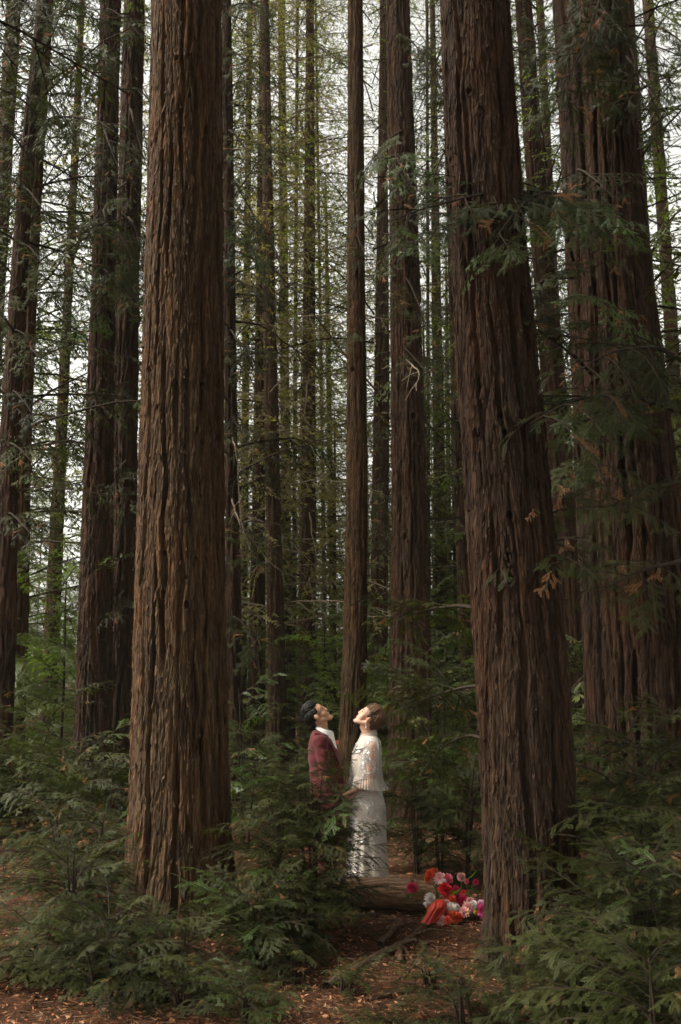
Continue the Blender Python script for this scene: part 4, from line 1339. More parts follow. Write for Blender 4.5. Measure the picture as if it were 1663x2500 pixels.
def rows_px(tab, dy=0.0, n=40, off=0.0):
    """tab rows: (cy, xl, xr, ry) in crop px -> smooth rows in world"""
    tab = np.array(tab, float)
    cyv = np.linspace(tab[0, 0], tab[-1, 0], n)
    def sm(a):
        q = np.interp(cyv, tab[:, 0], a)
        for _ in range(2):
            q[1:-1] = (q[:-2] + 2 * q[1:-1] + q[2:]) / 4
        return q
    xl, xr, ry = sm(tab[:, 1]), sm(tab[:, 2]), sm(tab[:, 3])
    out = []
    for c, a, b, r in zip(cyv, xl, xr, ry):
        pa, pb = W(a, c, dy), W(b, c, dy)
        out.append(((pa.x + pb.x) / 2, 9.0 + dy, pa.z, (pb.x - pa.x) / 2 + off, r + off, 0.0))
    return out

def mat_skin(name, col, sss=0.12):
    m, nt, b = new_mat(name)
    n = noise_node(nt, 30, obj_vec(nt), 3)
    r = ramp(nt, [(0.3, tuple(c * .92 for c in col)), (0.7, tuple(min(1, c * 1.06) for c in col))])
    nt.links.new(n.outputs['Fac'], r.inputs[0])
    nt.links.new(r.outputs[0], b.inputs['Base Color'])
    b.inputs['Roughness'].default_value = 0.5
    b.inputs['Specular IOR Level'].default_value = 0.35
    b.inputs['Subsurface Weight'].default_value = sss
    b.inputs['Subsurface Radius'].default_value = (0.012, 0.005, 0.003)
    return m
def mat_cloth(name, col, rough=0.85, sheen=0.3, scale=260, bump=0.12):
    m = mat_plain(name, col, rough, 0.2, 0.10, 60, 0.0)
    nt = m.node_tree; b = nt.nodes['Principled BSDF']
    b.inputs['Sheen Weight'].default_value = sheen
    n = noise_node(nt, scale, obj_vec(nt), 2)
    bp = nt.nodes.new('ShaderNodeBump'); bp.inputs['Strength'].default_value = bump; bp.inputs['Distance'].default_value = .004
    nt.links.new(n.outputs['Fac'], bp.inputs['Height']); nt.links.new(bp.outputs[0], b.inputs['Normal'])
    return m
def mat_sheer(name, col, alpha):
    m = mat_cloth(name, col, .9, .2)
    b = m.node_tree.nodes['Principled BSDF']
    b.inputs['Alpha'].default_value = alpha
    return m

def head_prims(mb, Hm, neck_to, neck_r, s=1.05, sex=0):
    """head in local frame x forward, z up, origin between the ears"""
    R3 = Hm.to_3x3()
    T = Hm.translation
    def P(x, y, z): return np.array(R3 @ Vector((x * s, y * s, z * s)) + T)
    def E(c, r, rot=None): ell(mb, P(*c), [q * s for q in r], (R3 @ rot) if rot is not None else R3)
    def C(a, b, r0, r1): cap(mb, P(*a), P(*b), r0 * s, r1 * s)
    E((-.018, 0, .042), (.098, .074, .084))
    E((.040, 0, .030), (.052, .062, .072))
    E((.046, 0, -.030), (.042, .052, .060))
    for y in (-1, 1):
        C((-.004, y * .050, -.038), (.070, y * .016, -.088), .022, .018)
        E((.052, y * .034, -.020), (.028, .024, .034))
        E((-.004, y * .074, -.004), (.019, .010, .031), Matrix.Rotation(y * .25, 3, 'Z') @ Matrix.Rotation(-.2, 3, 'Y'))
        E((-.002, y * .072, -.026), (.011, .008, .012))
        E((.093, y * .010, -.017), (.008, .007, .006))
    E((.079, 0, -.089), (.020, .023, .016))
    E((.070, 0, -.066), (.020, .030, .022))
    C((.086, 0, .026), (.1005, 0, -.012), .009, .0098)
    C((.088, 0, .030), (.092, 0, .000), .011, .012)
    E((.078, 0, .034), (.015, .044, .011))
    E((.087, 0, -.042), (.011, .022, .008))
    E((.086, 0, -.055), (.0105, .019, .008))
    C((-.030, 0, -.030), (-.020, 0, -.075), .056, neck_r / s)
    cap(mb, P(-.020, 0, -.070), neck_to, neck_r, neck_r * 1.05)
    return P

def hand_prims(mb, wrist, d, n, curl=(35, 45, 30), flip=1, sc=0.95):
    d = Vector(d).normalized(); n = Vector(n); n = (n - d * n.dot(d)).normalized(); s = d.cross(n) * flip
    w_ = Vector(wrist)
    rot = Matrix((d, s, n)).transposed()
    ell(mb, w_ + d * .048 * sc, (.046 * sc, .037 * sc, .014 * sc), rot)
    for off, ln in ((-.029, .070), (-.010, .079), (.010, .074), (.028, .057)):
        p = w_ + d * .086 * sc + s * off * sc
        dd = (d + s * off * 2.0).normalized(); nn = n.copy()
        for k, (fr, ca) in enumerate(zip((.46, .30, .24), curl)):
            q = Quaternion(dd.cross(nn), R(ca))
            dd = q @ dd; nn = q @ nn
            e = p + dd * ln * fr * sc
            cap(mb, p, e, (.0085 - .0008 * k) * sc, (.0080 - .0009 * k) * sc)
            p = e
    p = w_ + d * .028 * sc - s * .026 * sc
    dd = (d * .62 - s * .62 + n * .35).normalized()
    for k, ln in enumerate((.040, .034, .026)):
        e = p + dd * ln * sc
        cap(mb, p, e, (.0125 - .0018 * k) * sc, (.0108 - .0018 * k) * sc)
        p = e
        dd = (dd + d * .35 + n * .10).normalized()

def strands(mb, P, c, r, n, a0, a1, ph, lift, rg, rad=0.0035, wave=.1, mat=0, droop=0.0):
    """locks of hair following an ellipsoid from front angle a0 to back angle a1"""
    for k in range(n):
        phi = rg.uniform(-ph, ph)
        s0 = a0 + rg.uniform(-.18, .18); s1 = a1 + rg.uniform(-.3, .3)
        lf = lift * rg.uniform(.2, 1.0)
        pts = []
        for t in np.linspace(0, 1, 7):
            al = s0 + (s1 - s0) * t
            f_ = phi + wave * math.sin(t * 4 + k)
            q = 1.0 + lf * math.sin(math.pi * min(1, t * .9 + .12))
            pts.append(P(c[0] + r[0] * q * math.cos(al) * math.cos(f_), c[1] + r[1] * q * math.sin(f_), c[2] + r[2] * q * math.sin(al) * math.cos(f_) - droop * t))
        V, F = tube(np.array(pts), rad * np.array([.5, 1, 1.1, 1, .9, .6, .15]) * rg.uniform(.7, 1.3), 4)
        mb.add(V, F, mat)

def face_marks(root, P, brow_col, lip_col, lash, seed):
    """eyes, brows and lips as small parts"""
    eye_m = mat_plain('eye_white_' + seed, (0.50, 0.46, 0.42), .3, .4, .02)
    iris_m = mat_plain('eye_dark_' + seed, lash, .25, .5, .05)
    for y in (-1, 1):
        mb = MB()
        ell(mb, P(.0765, y * .031, .013), (.0098, .0098, .0088), hi=False)
        ell(mb, P(.0845, y * .0325, .0155), (.0042, .0050, .0045), hi=False, mat=1)
        V, F = tube(np.array([P(.077, y * .045, .017), P(.0865, y * .036, .0215), P(.088, y * .024, .019)]), [.0010, .0017, .0011], 5)
        mb.add(V, F, 1)
        link('eye', mb.mesh('eye', [eye_m, iris_m], smooth=True), root)
        mb = MB()
        V, F = tube(np.array([P(.074, y * .052, .034), P(.0885, y * .038, .0425), P(.0925, y * .018, .039)]), [.0012, .0026, .0020], 6)
        mb.add(V, F)
        link('eyebrow', mb.mesh('eyebrow', [mat_plain('brow_' + seed, brow_col, .9, .1, .2)], smooth=True), root)
    mb = MB()
    ell(mb, P(.0905, 0, -.0425), (.0085, .019, .0045), np.array(HR[seed]))
    ell(mb, P(.0895, 0, -.0540), (.0085, .016, .0048), np.array(HR[seed]))
    link('lips', mb.mesh('lips', [mat_plain('lip_' + seed, lip_col, .4, .4, .05)], smooth=True), root)
HR = {}

# ---------------- person in the suit
def person_suit():
    rg = np.random.default_rng(3)
    g = W(470, 1267); g.z = 0
    root = empty('person', (0, 0, 0), 'person in burgundy suit and white open collar looking up, holding hands', 'person')
    skin = mat_skin('skin_warm', (0.50, 0.275, 0.165))
    Hm = Matrix.Translation(W(422, 240)) @ Matrix.Rotation(R(-45), 4, 'Y')
    HR['a'] = Hm.to_3x3()
    mb = MB()
    P = head_prims(mb, Hm, W(452, 345), .054, 1.02)
    # trunk and limbs under the clothes
    for cy_, cx_, rx, ry in ((425, 458, .075, .13), (450, 462, .09, .14), (520, 470, .09, .13), (600, 478, .085, .12), (690, 482, .09, .13), (750, 484, .09, .13)):
        ell(mb, W(cx_, cy_), (rx, ry, .085))
    for sd in (-1, 1):
        cap(mb, W(480, 760, sd * .09), W(474, 1000, sd * .09), .078, .052)
        cap(mb, W(474, 1000, sd * .09), W(462, 1215, sd * .09), .050, .036)
        ell(mb, W(490, 1248, sd * .09), (.11, .042, .035))
    Wn, Wf = W(556, 694, -.14), W(560, 748, .06)
    cap(mb, W(440, 405, -.15), W(474, 578, -.22), .046, .038); cap(mb, W(474, 578, -.22), Wn, .038, .026)
    cap(mb, W(440, 405, .15), W(476, 600, .20), .046, .038); cap(mb, W(476, 600, .20), Wf, .038, .026)
    hand_prims(mb, Wn, (1, -.05, -.45), (.45, -.15, .9), (30, 45, 35), 1)
    hand_prims(mb, Wf, (1, -.1, -.25), (.3, -.3, .9), (30, 45, 35), 1)
    link('body', remesh(mb, 'body', .0066, [skin], 2), root)
    face_marks(root, P, (0.015, 0.011, 0.010), (0.42, 0.16, 0.13), (0.02, 0.013, 0.010), 'a')
    # hair: faded sides, longer top swept back
    hb = MB()
    R3 = Hm.to_3x3()
    ell(hb, P(-.030, 0, .042), (.0870, .0790, .0860), R3)
    for y in (-1, 1):
        ell(hb, P(.008, y * .053, .050), (.036, .0250, .034), R3)
    ell(hb, P(-.062, 0, -.020), (.046, .056, .052), R3)
    ell(hb, P(.010, 0, .084), (.068, .058, .034), R3)
    hair_m = mat_plain('hair_black', (0.012, 0.011, 0.010), .55, .25, .3, 60, 0.4, stretch=(.3, 1, 1))
    hm = remesh(hb, 'hair', .006, [hair_m], 3, disp=lambda c: .004 * (vnoise(c[:, 0] * 90, c[:, 1] * 200 + c[:, 2] * 60, 3) - .4))
    h = link('hair', hm, root)
    sb = MB()
    strands(sb, P, (-.012, 0, .048), (.098, .068, .092), 190, .58, 2.9, .9, .20, rg, .0034, .22)
    strands(sb, P, (-.020, 0, .046), (.094, .072, .092), 70, .9, 3.2, 1.0, .06, rg, .0030, .1)
    link('lock', sb.mesh('lock', [hair_m], smooth=True), h)
    # shirt
    sh = MB()
    rows = rows_px([(352, 400, 520, .10), (400, 400, 531, .13), (470, 400, 552, .14), (540, 410, 562, .14), (600, 415, 565, .14)], 0, 16)
    V, F = loft(rows, 48)
    sh.add(V, F)
    white = mat_cloth('shirt_cotton', (0.80, 0.79, 0.76), .8, .1, 300, .1)
    # collar: tilted band with a fold
    cr = []
    for f, (xl, xr, yl, yr, ry) in enumerate([(412, 512, 308, 372, .078), (409, 514, 298, 350, .076), (411, 514, 291, 328, .070), (407, 519, 296, 340, .077), (406, 523, 306, 366, .083)]):
        a, b = W(xl, yl), W(xr, yr)
        cr.append(((a.x + b.x) / 2, 9.0, (a.z + b.z) / 2, (b.x - a.x) / 2, ry, (b.z - a.z) / 2))
    V, F = loft(cr, 48, p=2.0)
    s_ = link('shirt', sh.mesh('shirt', [white], smooth=True), root)
    cb = MB(); cb.add(V, F)
    link('collar', cb.mesh('collar', [white], smooth=True), s_)
    # jacket
    jm = mat_cloth('suit_wool', (0.088, 0.013, 0.016), .75, .08, 400, .15)
    jb = MB()
    tab = [(322, 398, 455, .07), (338, 388, 482, .12), (360, 380, 505, .165), (400, 371, 526, .18), (450, 368, 550, .175), (500, 369, 566, .170), (545, 374, 574, .165), (600, 378, 580, .165), (660, 377, 588, .175), (720, 374, 596, .185), (765, 371, 600, .19)]
    rows = rows_px(tab, 0, 40)
    V, F = loft(rows, 64, p=2.3)
    nseg = 64
    jb.add(V, F)
    for e in (0, len(rows) - 1):
        idx = np.arange(nseg) + e * nseg
        cc = V[idx].mean(0)
        Vc = np.concatenate([V[idx], cc[None]])
        jb.add(Vc, [[k, (k + 1) % nseg, nseg] for k in range(nseg)])
    for sd in (-1, 1):
        sh_, el, wr = W(440, 392, sd * .165), W(472, 580, sd * .225), (W(545, 683, -.15) if sd < 0 else W(545, 738, .09))
        ell(jb, sh_, (.072, .060, .066))
        cap(jb, sh_, el, .063, .054); cap(jb, el, wr, .054, .041)
    def folds(c):
        f = .010 * (vnoise(c[:, 0] * 13 + c[:, 2] * 9, c[:, 2] * 16 - c[:, 0] * 8, 21) - .5) + .005 * (vnoise(c[:, 0] * 30 + c[:, 2] * 14, c[:, 2] * 30, 22) - .5)
        arm = smooth(8.86, 8.80, c[:, 1]) * smooth(W(0, 700).z, W(0, 480).z, c[:, 2])
        return f + arm * .012 * (vnoise(c[:, 2] * 22 + c[:, 0] * 16, c[:, 2] * 6 - c[:, 0] * 14, 29) - .5)
    jme = remesh(jb, 'jacket', .009, [jm], 3, folds)
    jo = link('jacket', jme, root)
    bvh = BVHTree.FromObject(jo, bpy.context.evaluated_depsgraph_get()) if False else BVHTree.FromPolygons([v.co[:] for v in jme.vertices], [p.vertices[:] for p in jme.polygons])
    def onj(x, y, dy, push):
        o, nrm, i, d_ = bvh.find_nearest(W(x, y, dy))
        return np.array(o + nrm * push)
    lap = MB()
    inner = [(408, 318), (440, 322), (478, 338), (508, 372), (530, 420), (550, 475), (568, 535)]
    outer = [(398, 335), (432, 345), (462, 366), (484, 410), (500, 440), (530, 490), (563, 545)]
    for sd in (-1, 1):
        A = np.array([onj(*p, sd * .10, .006) for p in inner]); B = np.array([onj(*p, sd * .13, .010) for p in outer])
        Mid = (A + B) / 2 + [0, sd * .004, 0]
        V = np.concatenate([A, Mid, B, B - [0, sd * .012, 0]])
        n = len(A)
        q = [[r_ * n + k, r_ * n + k + 1, (r_ + 1) * n + k + 1, (r_ + 1) * n + k] for r_ in range(3) for k in range(n - 1)]
        lap.add(V, q)
    link('lapel', lap.mesh('lapel', [jm], smooth=True), jo)
    bt = MB(); ell(bt, onj(564, 543, -.06, .004), (.011, .007, .011))
    link('button', bt.mesh('button', [mat_plain('horn_button', (0.30, 0.17, 0.09), .4, .5)], smooth=True), jo)
    pk = MB()
    A = np.array([onj(x, 655 - (x - 425) * .03, -.2, .004) for x in (425, 445, 465, 485)]); B = np.array([onj(x, 684 - (x - 425) * .03, -.2, .008) for x in (425, 445, 465, 485)])
    pk.add(np.concatenate([A, B]), [[k, k + 1, 5 + k, 4 + k] for k in range(3)])
    link('pocket_flap', pk.mesh('pocket_flap', [jm]), jo)
    fl = MB()
    for k in range(14):
        ell(fl, np.array(W(536, 392, .02)) + rg.normal(0, .008, 3), (.008, .008, .008), hi=False)
    link('boutonniere', fl.mesh('boutonniere', [mat_plain('coral_petal', (0.65, 0.22, 0.12), .7)]), jo)
    # trousers
    tb = MB()
    ell(tb, W(484, 745), (.115, .165, .10))
    for sd in (-1, 1):
        cap(tb, W(482, 755, sd * .085), W(474, 1000, sd * .09), .098, .072)
        cap(tb, W(474, 1000, sd * .09), W(464, 1225, sd * .09), .072, .058)
    link('trousers', remesh(tb, 'trousers', .012, [jm], 3, folds), root)
    shb = MB()
    for sd in (-1, 1):
        ell(shb, W(488, 1246, sd * .09), (.13, .048, .042))
    link('shoe', remesh(shb, 'shoe', .01, [mat_plain('shoe_leather', (0.05, 0.025, 0.015), .4)], 2), root)
    # ear ring
    er = MB()
    c0 = np.array(P(-.004, -.080, -.038))
    a = np.linspace(0, 2 * np.pi, 14)
    V, F = tube(np.stack([c0[0] + .009 * np.sin(a), np.full(14, c0[1]), c0[2] - .009 + .009 * np.cos(a)], 1), .0016, 5)
    er.add(V, F)
    link('earring', er.mesh('earring', [mat_plain('gold', (0.75, 0.5, 0.2), .3, .5, .05, metallic=1.0)], smooth=True), root)
person_suit()

# ---------------- person in the sequinned dress
def person_dress():
    rg = np.random.default_rng(5)
    root = empty('person', (0, 0, 0), 'person in pale sequinned long dress with sheer frilled sleeves looking up', 'person')
    skin = mat_skin('skin_fair', (0.62, 0.36, 0.255))
    Hm = Matrix.Translation(W(722, 253)) @ Matrix.Rotation(R(40), 4, 'Y') @ Matrix.Rotation(math.pi, 4, 'Z')
    HR['b'] = Hm.to_3x3()
    mb = MB()
    P = head_prims(mb, Hm, W(728, 370), .046, 0.98)
    for cy_, cx_, rx, ry in ((432, 722, .060, .115), (455, 715, .075, .125), (530, 710, .075, .115), (610, 708, .07, .105), (690, 712, .085, .13), (760, 715, .09, .135)):
        ell(mb, W(cx_, cy_), (rx, ry, .09))
    for sd in (-1, 1):
        cap(mb, W(715, 770, sd * .08), W(716, 1000, sd * .08), .078, .05)
        cap(mb, W(716, 1000, sd * .08), W(722, 1225, sd * .08), .048, .034)
        ell(mb, W(700, 1252, sd * .08), (.10, .036, .03))
    Wn, Wf = W(630, 676, -.16), W(632, 742, .07)
    cap(mb, W(742, 418, -.13), W(728, 640, -.19), .040, .036); cap(mb, W(728, 640, -.19), Wn, .037, .023)
    cap(mb, W(742, 418, .13), W(728, 650, .19), .040, .036); cap(mb, W(728, 650, .19), Wf, .036, .023)
    hand_prims(mb, Wn, (-1, .05, -.42), (-.35, .1, -.9), (30, 40, 35), 1, .92)
    hand_prims(mb, Wf, (-1, 0, -.35), (-.3, .2, -.9), (30, 40, 35), 1, .92)
    link('body', remesh(mb, 'body', .0066, [skin], 2), root)
    face_marks(root, P, (0.10, 0.055, 0.03), (0.48, 0.13, 0.12), (0.035, 0.022, 0.015), 'b')
    # pixie cut
    hb = MB()
    R3 = Hm.to_3x3()
    hair_m = mat_plain('hair_brown', (0.075, 0.038, 0.021), .42, .5, .45, 60, 0.4, stretch=(.4, 1, 1))
    ell(hb, P(-.042, 0, .046), (.090, .0785, .090), R3)
    ell(hb, P(-.070, 0, -.010), (.056, .062, .058), R3)
    ell(hb, P(.008, 0, .080), (.072, .064, .052), R3)
    for y in (-1, 1):
        ell(hb, P(.008, y * .062, .040), (.030, .018, .040), R3)
    hm = remesh(hb, 'hair', .006, [hair_m], 3, disp=lambda c: .006 * (vnoise(c[:, 0] * 60 + c[:, 2] * 60, c[:, 1] * 160 + c[:, 2] * 90, 6) - .4))
    h = link('hair', hm, root)
    sb = MB()
    strands(sb, P, (-.020, 0, .045), (.104, .080, .103), 170, 1.9, .40, .95, .13, rg, .0040, .30)
    strands(sb, P, (-.028, 0, .040), (.104, .082, .103), 170, 1.5, 3.8, 1.05, .11, rg, .0040, .30)
    lock_m = mat_plain('hair_brown_light', (0.15, 0.078, 0.042), .45, .4, .55, 90)
    link('lock', sb.mesh('lock', [lock_m], smooth=True), h)
    # dress
    tulle = mat_cloth('tulle', (0.66, 0.585, 0.51), .85, .4, 200, .2)
    sheer = mat_sheer('sheer_tulle', (0.74, 0.67, 0.61), .36)
    frill = mat_sheer('frill_tulle', (0.72, 0.65, 0.585), .48)
    seq = mat_plain('sequin', (0.86, 0.83, 0.82), .22, .6, .05, 10, metallic=.35)
    tab = [(352, 690, 770, .06), (368, 676, 782, .11), (395, 656, 790, .145), (440, 640, 792, .155), (490, 628, 790, .155), (560, 622, 782, .145), (620, 620, 782, .135), (680, 616, 800, .15),
           (760, 612, 822, .17), (850, 606, 826, .175), (950, 600, 828, .175), (1060, 594, 833, .18), (1150, 590, 838, .185), (1220, 587, 842, .19), (1262, 586, 846, .19)]
    def pl(t, th):
        return (.012 + .035 * smooth(.5, 1, t)) * np.sin(th * 11 + 2 * np.sin(th * 3)) * smooth(.35, .7, t) + .012 * (vnoise(np.cos(th) * 4 + 5, np.full_like(th, t * 22), 4) - .5)
    V, F = loft(rows_px(tab, 0, 70), 110, pl)
    db = MB(); db.add(V, F)
    dme = db.mesh('dress', [tulle], smooth=True)
    do = link('dress', dme, root)
    # collar band with a frilled edge
    cr = []
    for (xl, xr, yl, yr, ry) in [(668, 778, 366, 348, .068), (676, 772, 352, 330, .058), (679, 770, 343, 318, .056), (676, 774, 338, 311, .060)]:
        a, b = W(xl, yl), W(xr, yr)
        cr.append(((a.x + b.x) / 2, 9.0, (a.z + b.z) / 2, (b.x - a.x) / 2, ry, (b.z - a.z) / 2))
    V, F = loft(cr, 80, lambda t, th: .03 * t * np.sin(th * 24), 2.0)
    cb = MB(); cb.add(V, F)
    link('collar', cb.mesh('collar', [frill], smooth=True), do)
    # loose bodice layer that flares behind the waist
    tabc = [(360, 680, 780, .085), (395, 652, 795, .155), (440, 634, 799, .175), (500, 621, 800, .178), (560, 613, 800, .172), (610, 607, 810, .17), (645, 604, 826, .18), (668, 602, 838, .185)]
    V, F = loft(rows_px(tabc, 0, 36), 120, lambda t, th: .022 * np.sin(th * 17 + np.sin(th * 5)) * smooth(.3, 1, t) + .012 * smooth(.85, 1, t) * np.sin(th * 46))
    bb = MB(); bb.add(V, F)
    bme = bb.mesh('bodice', [frill], smooth=True)
    bo = link('bodice', bme, do)
    # sleeves
    def sleeve(sd):
        tabs = [(366, 712, 772, .035), (385, 698, 782, .065), (430, 684, 784, .072), (490, 670, 782, .075), (550, 655, 776, .080), (600, 644, 772, .085)]
        r1 = rows_px(tabs, sd * .17, 24)
        V1, F1 = loft(r1, 60, lambda t, th: .03 * np.sin(th * 7 + 1) * t)
        m1 = MB(); m1.add(V1, F1)
        so = link('sleeve', m1.mesh('sleeve', [sheer], smooth=True), do)
        tabf = [(596, 645, 771, .084), (606, 640, 773, .090), (632, 634, 778, .098), (662, 626, 786, .106)]
        r2 = rows_px(tabf, sd * .17, 10)
        r2 = [(x, y, z, rx, ry, -.012) for (x, y, z, rx, ry, t_) in r2]
        V2, F2 = loft(r2, 200, lambda t, th: (.02 + .045 * t) * np.sin(th * 34 + .8 * np.sin(th * 5)))
        m2 = MB(); m2.add(V2, F2)
        link('frill', m2.mesh('frill', [frill], smooth=True), so)
        return so, V1, F1
    s_near, SV, SF = sleeve(-1)
    s_far, _, _ = sleeve(1)
    # sequins
    hexa = np.arange(6) / 6 * 2 * np.pi
    def discs(mb, C, N, r, tilt):
        m = len(C)
        N = N + rg.normal(0, tilt, (m, 3)); N /= np.linalg.norm(N, axis=1, keepdims=True)
        A = np.cross(N, np.array([.3, .2, .93])); A /= np.linalg.norm(A, axis=1, keepdims=True); B = np.cross(N, A)
        r = np.broadcast_to(np.asarray(r, float), (m,))[:, None, None]
        V = C[:, None] + N[:, None] * .003 + r * (np.cos(hexa)[None, :, None] * A[:, None] + .7 * np.sin(hexa)[None, :, None] * B[:, None])
        mb.add(V.reshape(-1, 3), np.arange(m * 6).reshape(-1, 6))
    def on_mesh(me, n, dens):
        co = np.array([v.co[:] for v in me.vertices]); F = np.array([p.vertices[:] for p in me.polygons])
        ctr = co[F].mean(1)
        nr = np.cross(co[F[:, 2]] - co[F[:, 0]], co[F[:, 3]] - co[F[:, 1]]); ar = np.linalg.norm(nr, axis=1) / 2 + 1e-9
        nr /= ar[:, None] * 2
        wgt = ar * dens(ctr); wgt /= wgt.sum()
        i = rg.choice(len(F), n, p=wgt)
        u, v = rg.random((2, n, 1))
        q = co[F[i]]
        C = (q[:, 0] * (1 - u) + q[:, 1] * u) * (1 - v) + (q[:, 3] * (1 - u) + q[:, 2] * u) * v
        N = nr[i]
        cen = np.array([co[:, 0].mean(), 9.0, 0])
        flip = np.sign(((C - cen) * [1, 1, 0] * N).sum(1))[:, None]
        return C, N * np.where(flip == 0, 1, flip)
    z_of = lambda cy_: W(0, cy_).z
    def dens_skirt(c):
        z = c[:, 2]
        band = .35 + .65 * smooth(z_of(1010), z_of(900), z)
        low = .5 * smooth(z_of(1110), z_of(1150), z) * smooth(z_of(1215), z_of(1190), z)
        clus = vnoise(c[:, 0] * 22 + c[:, 1] * 13, c[:, 2] * 22, 33)
        return (band + low) * (smooth(.30, .7, clus) + .10) * (z < z_of(650))
    sq = MB()
    C, N = on_mesh(dme, 5200, dens_skirt)
    discs(sq, C, N, rg.uniform(.0038, .0078, len(C)), .38)
    tag(link('sequins', sq.mesh('sequins', [seq]), do), kind='stuff')
    sq = MB()
    C, N = on_mesh(bme, 2300, lambda c: smooth(.40, .72, vnoise(c[:, 0] * 24 + c[:, 1] * 11, c[:, 2] * 24, 35)) + .06)
    discs(sq, C, N, rg.uniform(.0036, .007, len(C)), .38)
    tag(link('sequins', sq.mesh('sequins', [seq]), bo), kind='stuff')
    # beaded flowers on the near sleeve
    bvh = BVHTree.FromPolygons([tuple(v) for v in SV], [tuple(f) for f in SF])
    pts = []
    for k in range(6):
        a = k / 6 * 6.283
        pts += [(728 + 9 * math.cos(a), 382 + 9 * math.sin(a))]
    for k in range(75):
        t = rg.random()
        pts.append((712 + rg.normal(0, 4 + 16 * t), 418 + 95 * t))
    for k in range(110):
        a = rg.uniform(0, 6.283)
        pts.append((724 + (34 + rg.normal(0, 4)) * math.cos(a), 535 + (40 + rg.normal(0, 4)) * math.sin(a)))
    for k in range(60):
        pts.append((rg.uniform(672, 768), rg.uniform(400, 592)))
    CC, NN = [], []
    for (x, y) in pts:
        d = ray(600 + x * .41454, 1650 + y * .41454).normalized()
        o, nrm, i, ds = bvh.ray_cast(Vector((0, 0, CAM_H)), d)
        if o is None:
            continue
        if nrm.dot(d) > 0: nrm = -nrm
        CC.append(o); NN.append(nrm)
    sq = MB()
    discs(sq, np.array(CC), np.array(NN), rg.uniform(.0045, .008, len(CC)), .25)
    tag(link('sequins', sq.mesh('sequins', [seq]), s_near), kind='stuff')
    # pearl drop
    er = MB()
    c0 = np.array(P(-.002, -.0, 0)); c0 = np.array(P(.0, .078, -.036))
    for k, (dz, r) in enumerate(((0, .006), (.016, .0035), (.028, .0035), (.044, .0065))):
        ell(er, c0 - [0, .004, dz], (r, r, r), hi=False)
    link('earring', er.mesh('earring', [mat_plain('pearl', (0.85, 0.8, 0.72), .25, .6, .03)], smooth=True), root)
person_dress()

# ------------------------------------------------------------------ flowers
PET = {'white': (0.80, 0.74, 0.70), 'blush': (0.78, 0.45, 0.42), 'pink': (0.72, 0.16, 0.24), 'hot': (0.64, 0.045, 0.13), 'red': (0.60, 0.025, 0.03), 'coral': (0.70, 0.10, 0.05), 'orange': (0.74, 0.17, 0.06),
       'magenta': (0.62, 0.10, 0.26), 'yellow': (0.8, 0.55, 0.06), 'lilac': (0.70, 0.40, 0.55)}
def mat_petal(nm, col):
    m = mat_leaf('petal_' + nm, tuple(c * .85 for c in col), col, .25, .6, .25, 30)
    for nd in m.node_tree.nodes:
        if nd.type == 'MIX' and nd.blend_type == 'MULTIPLY':
            nd.inputs[7].default_value = (1.1, 1.0, 1.0, 1)
    return m
PM = {k: mat_petal(k, c) for k, c in PET.items()}
def flower_mesh(col, seed, n=70, kind=0):
    rg = np.random.default_rng(seed)
    mb = MB()
    for k in range(n):
        f = (k + .5) / n
        pol = math.acos(1 - 1.25 * f) ; az = k * 2.39996
        d = np.array([math.sin(pol) * math.cos(az), math.sin(pol) * math.sin(az), math.cos(pol)])
        a = np.array([-math.sin(az), math.cos(az), 0])
        u = np.cross(d, a)
        l = rg.uniform(.85, 1.08) * (.72 + .30 * f); w_ = (.15 if kind == 0 else .24) * rg.uniform(.8, 1.2)
        b = d * .18
        mid = d * l * .62; tip = d * l + u * .12 * (-1 if f > .5 else .6)
        V = np.stack([b, mid - a * w_ + d * .02, mid + a * w_ + d * .02, mid - u * w_ * .35, tip, tip * .97 - a * w_ * .55, tip * .97 + a * w_ * .55])
        mb.add(V, [[0, 3, 1], [0, 2, 3], [1, 3, 5], [3, 4, 5], [3, 6, 4], [3, 2, 6]])
    return mb.mesh('flower', [PM[col]])
FLM = {}
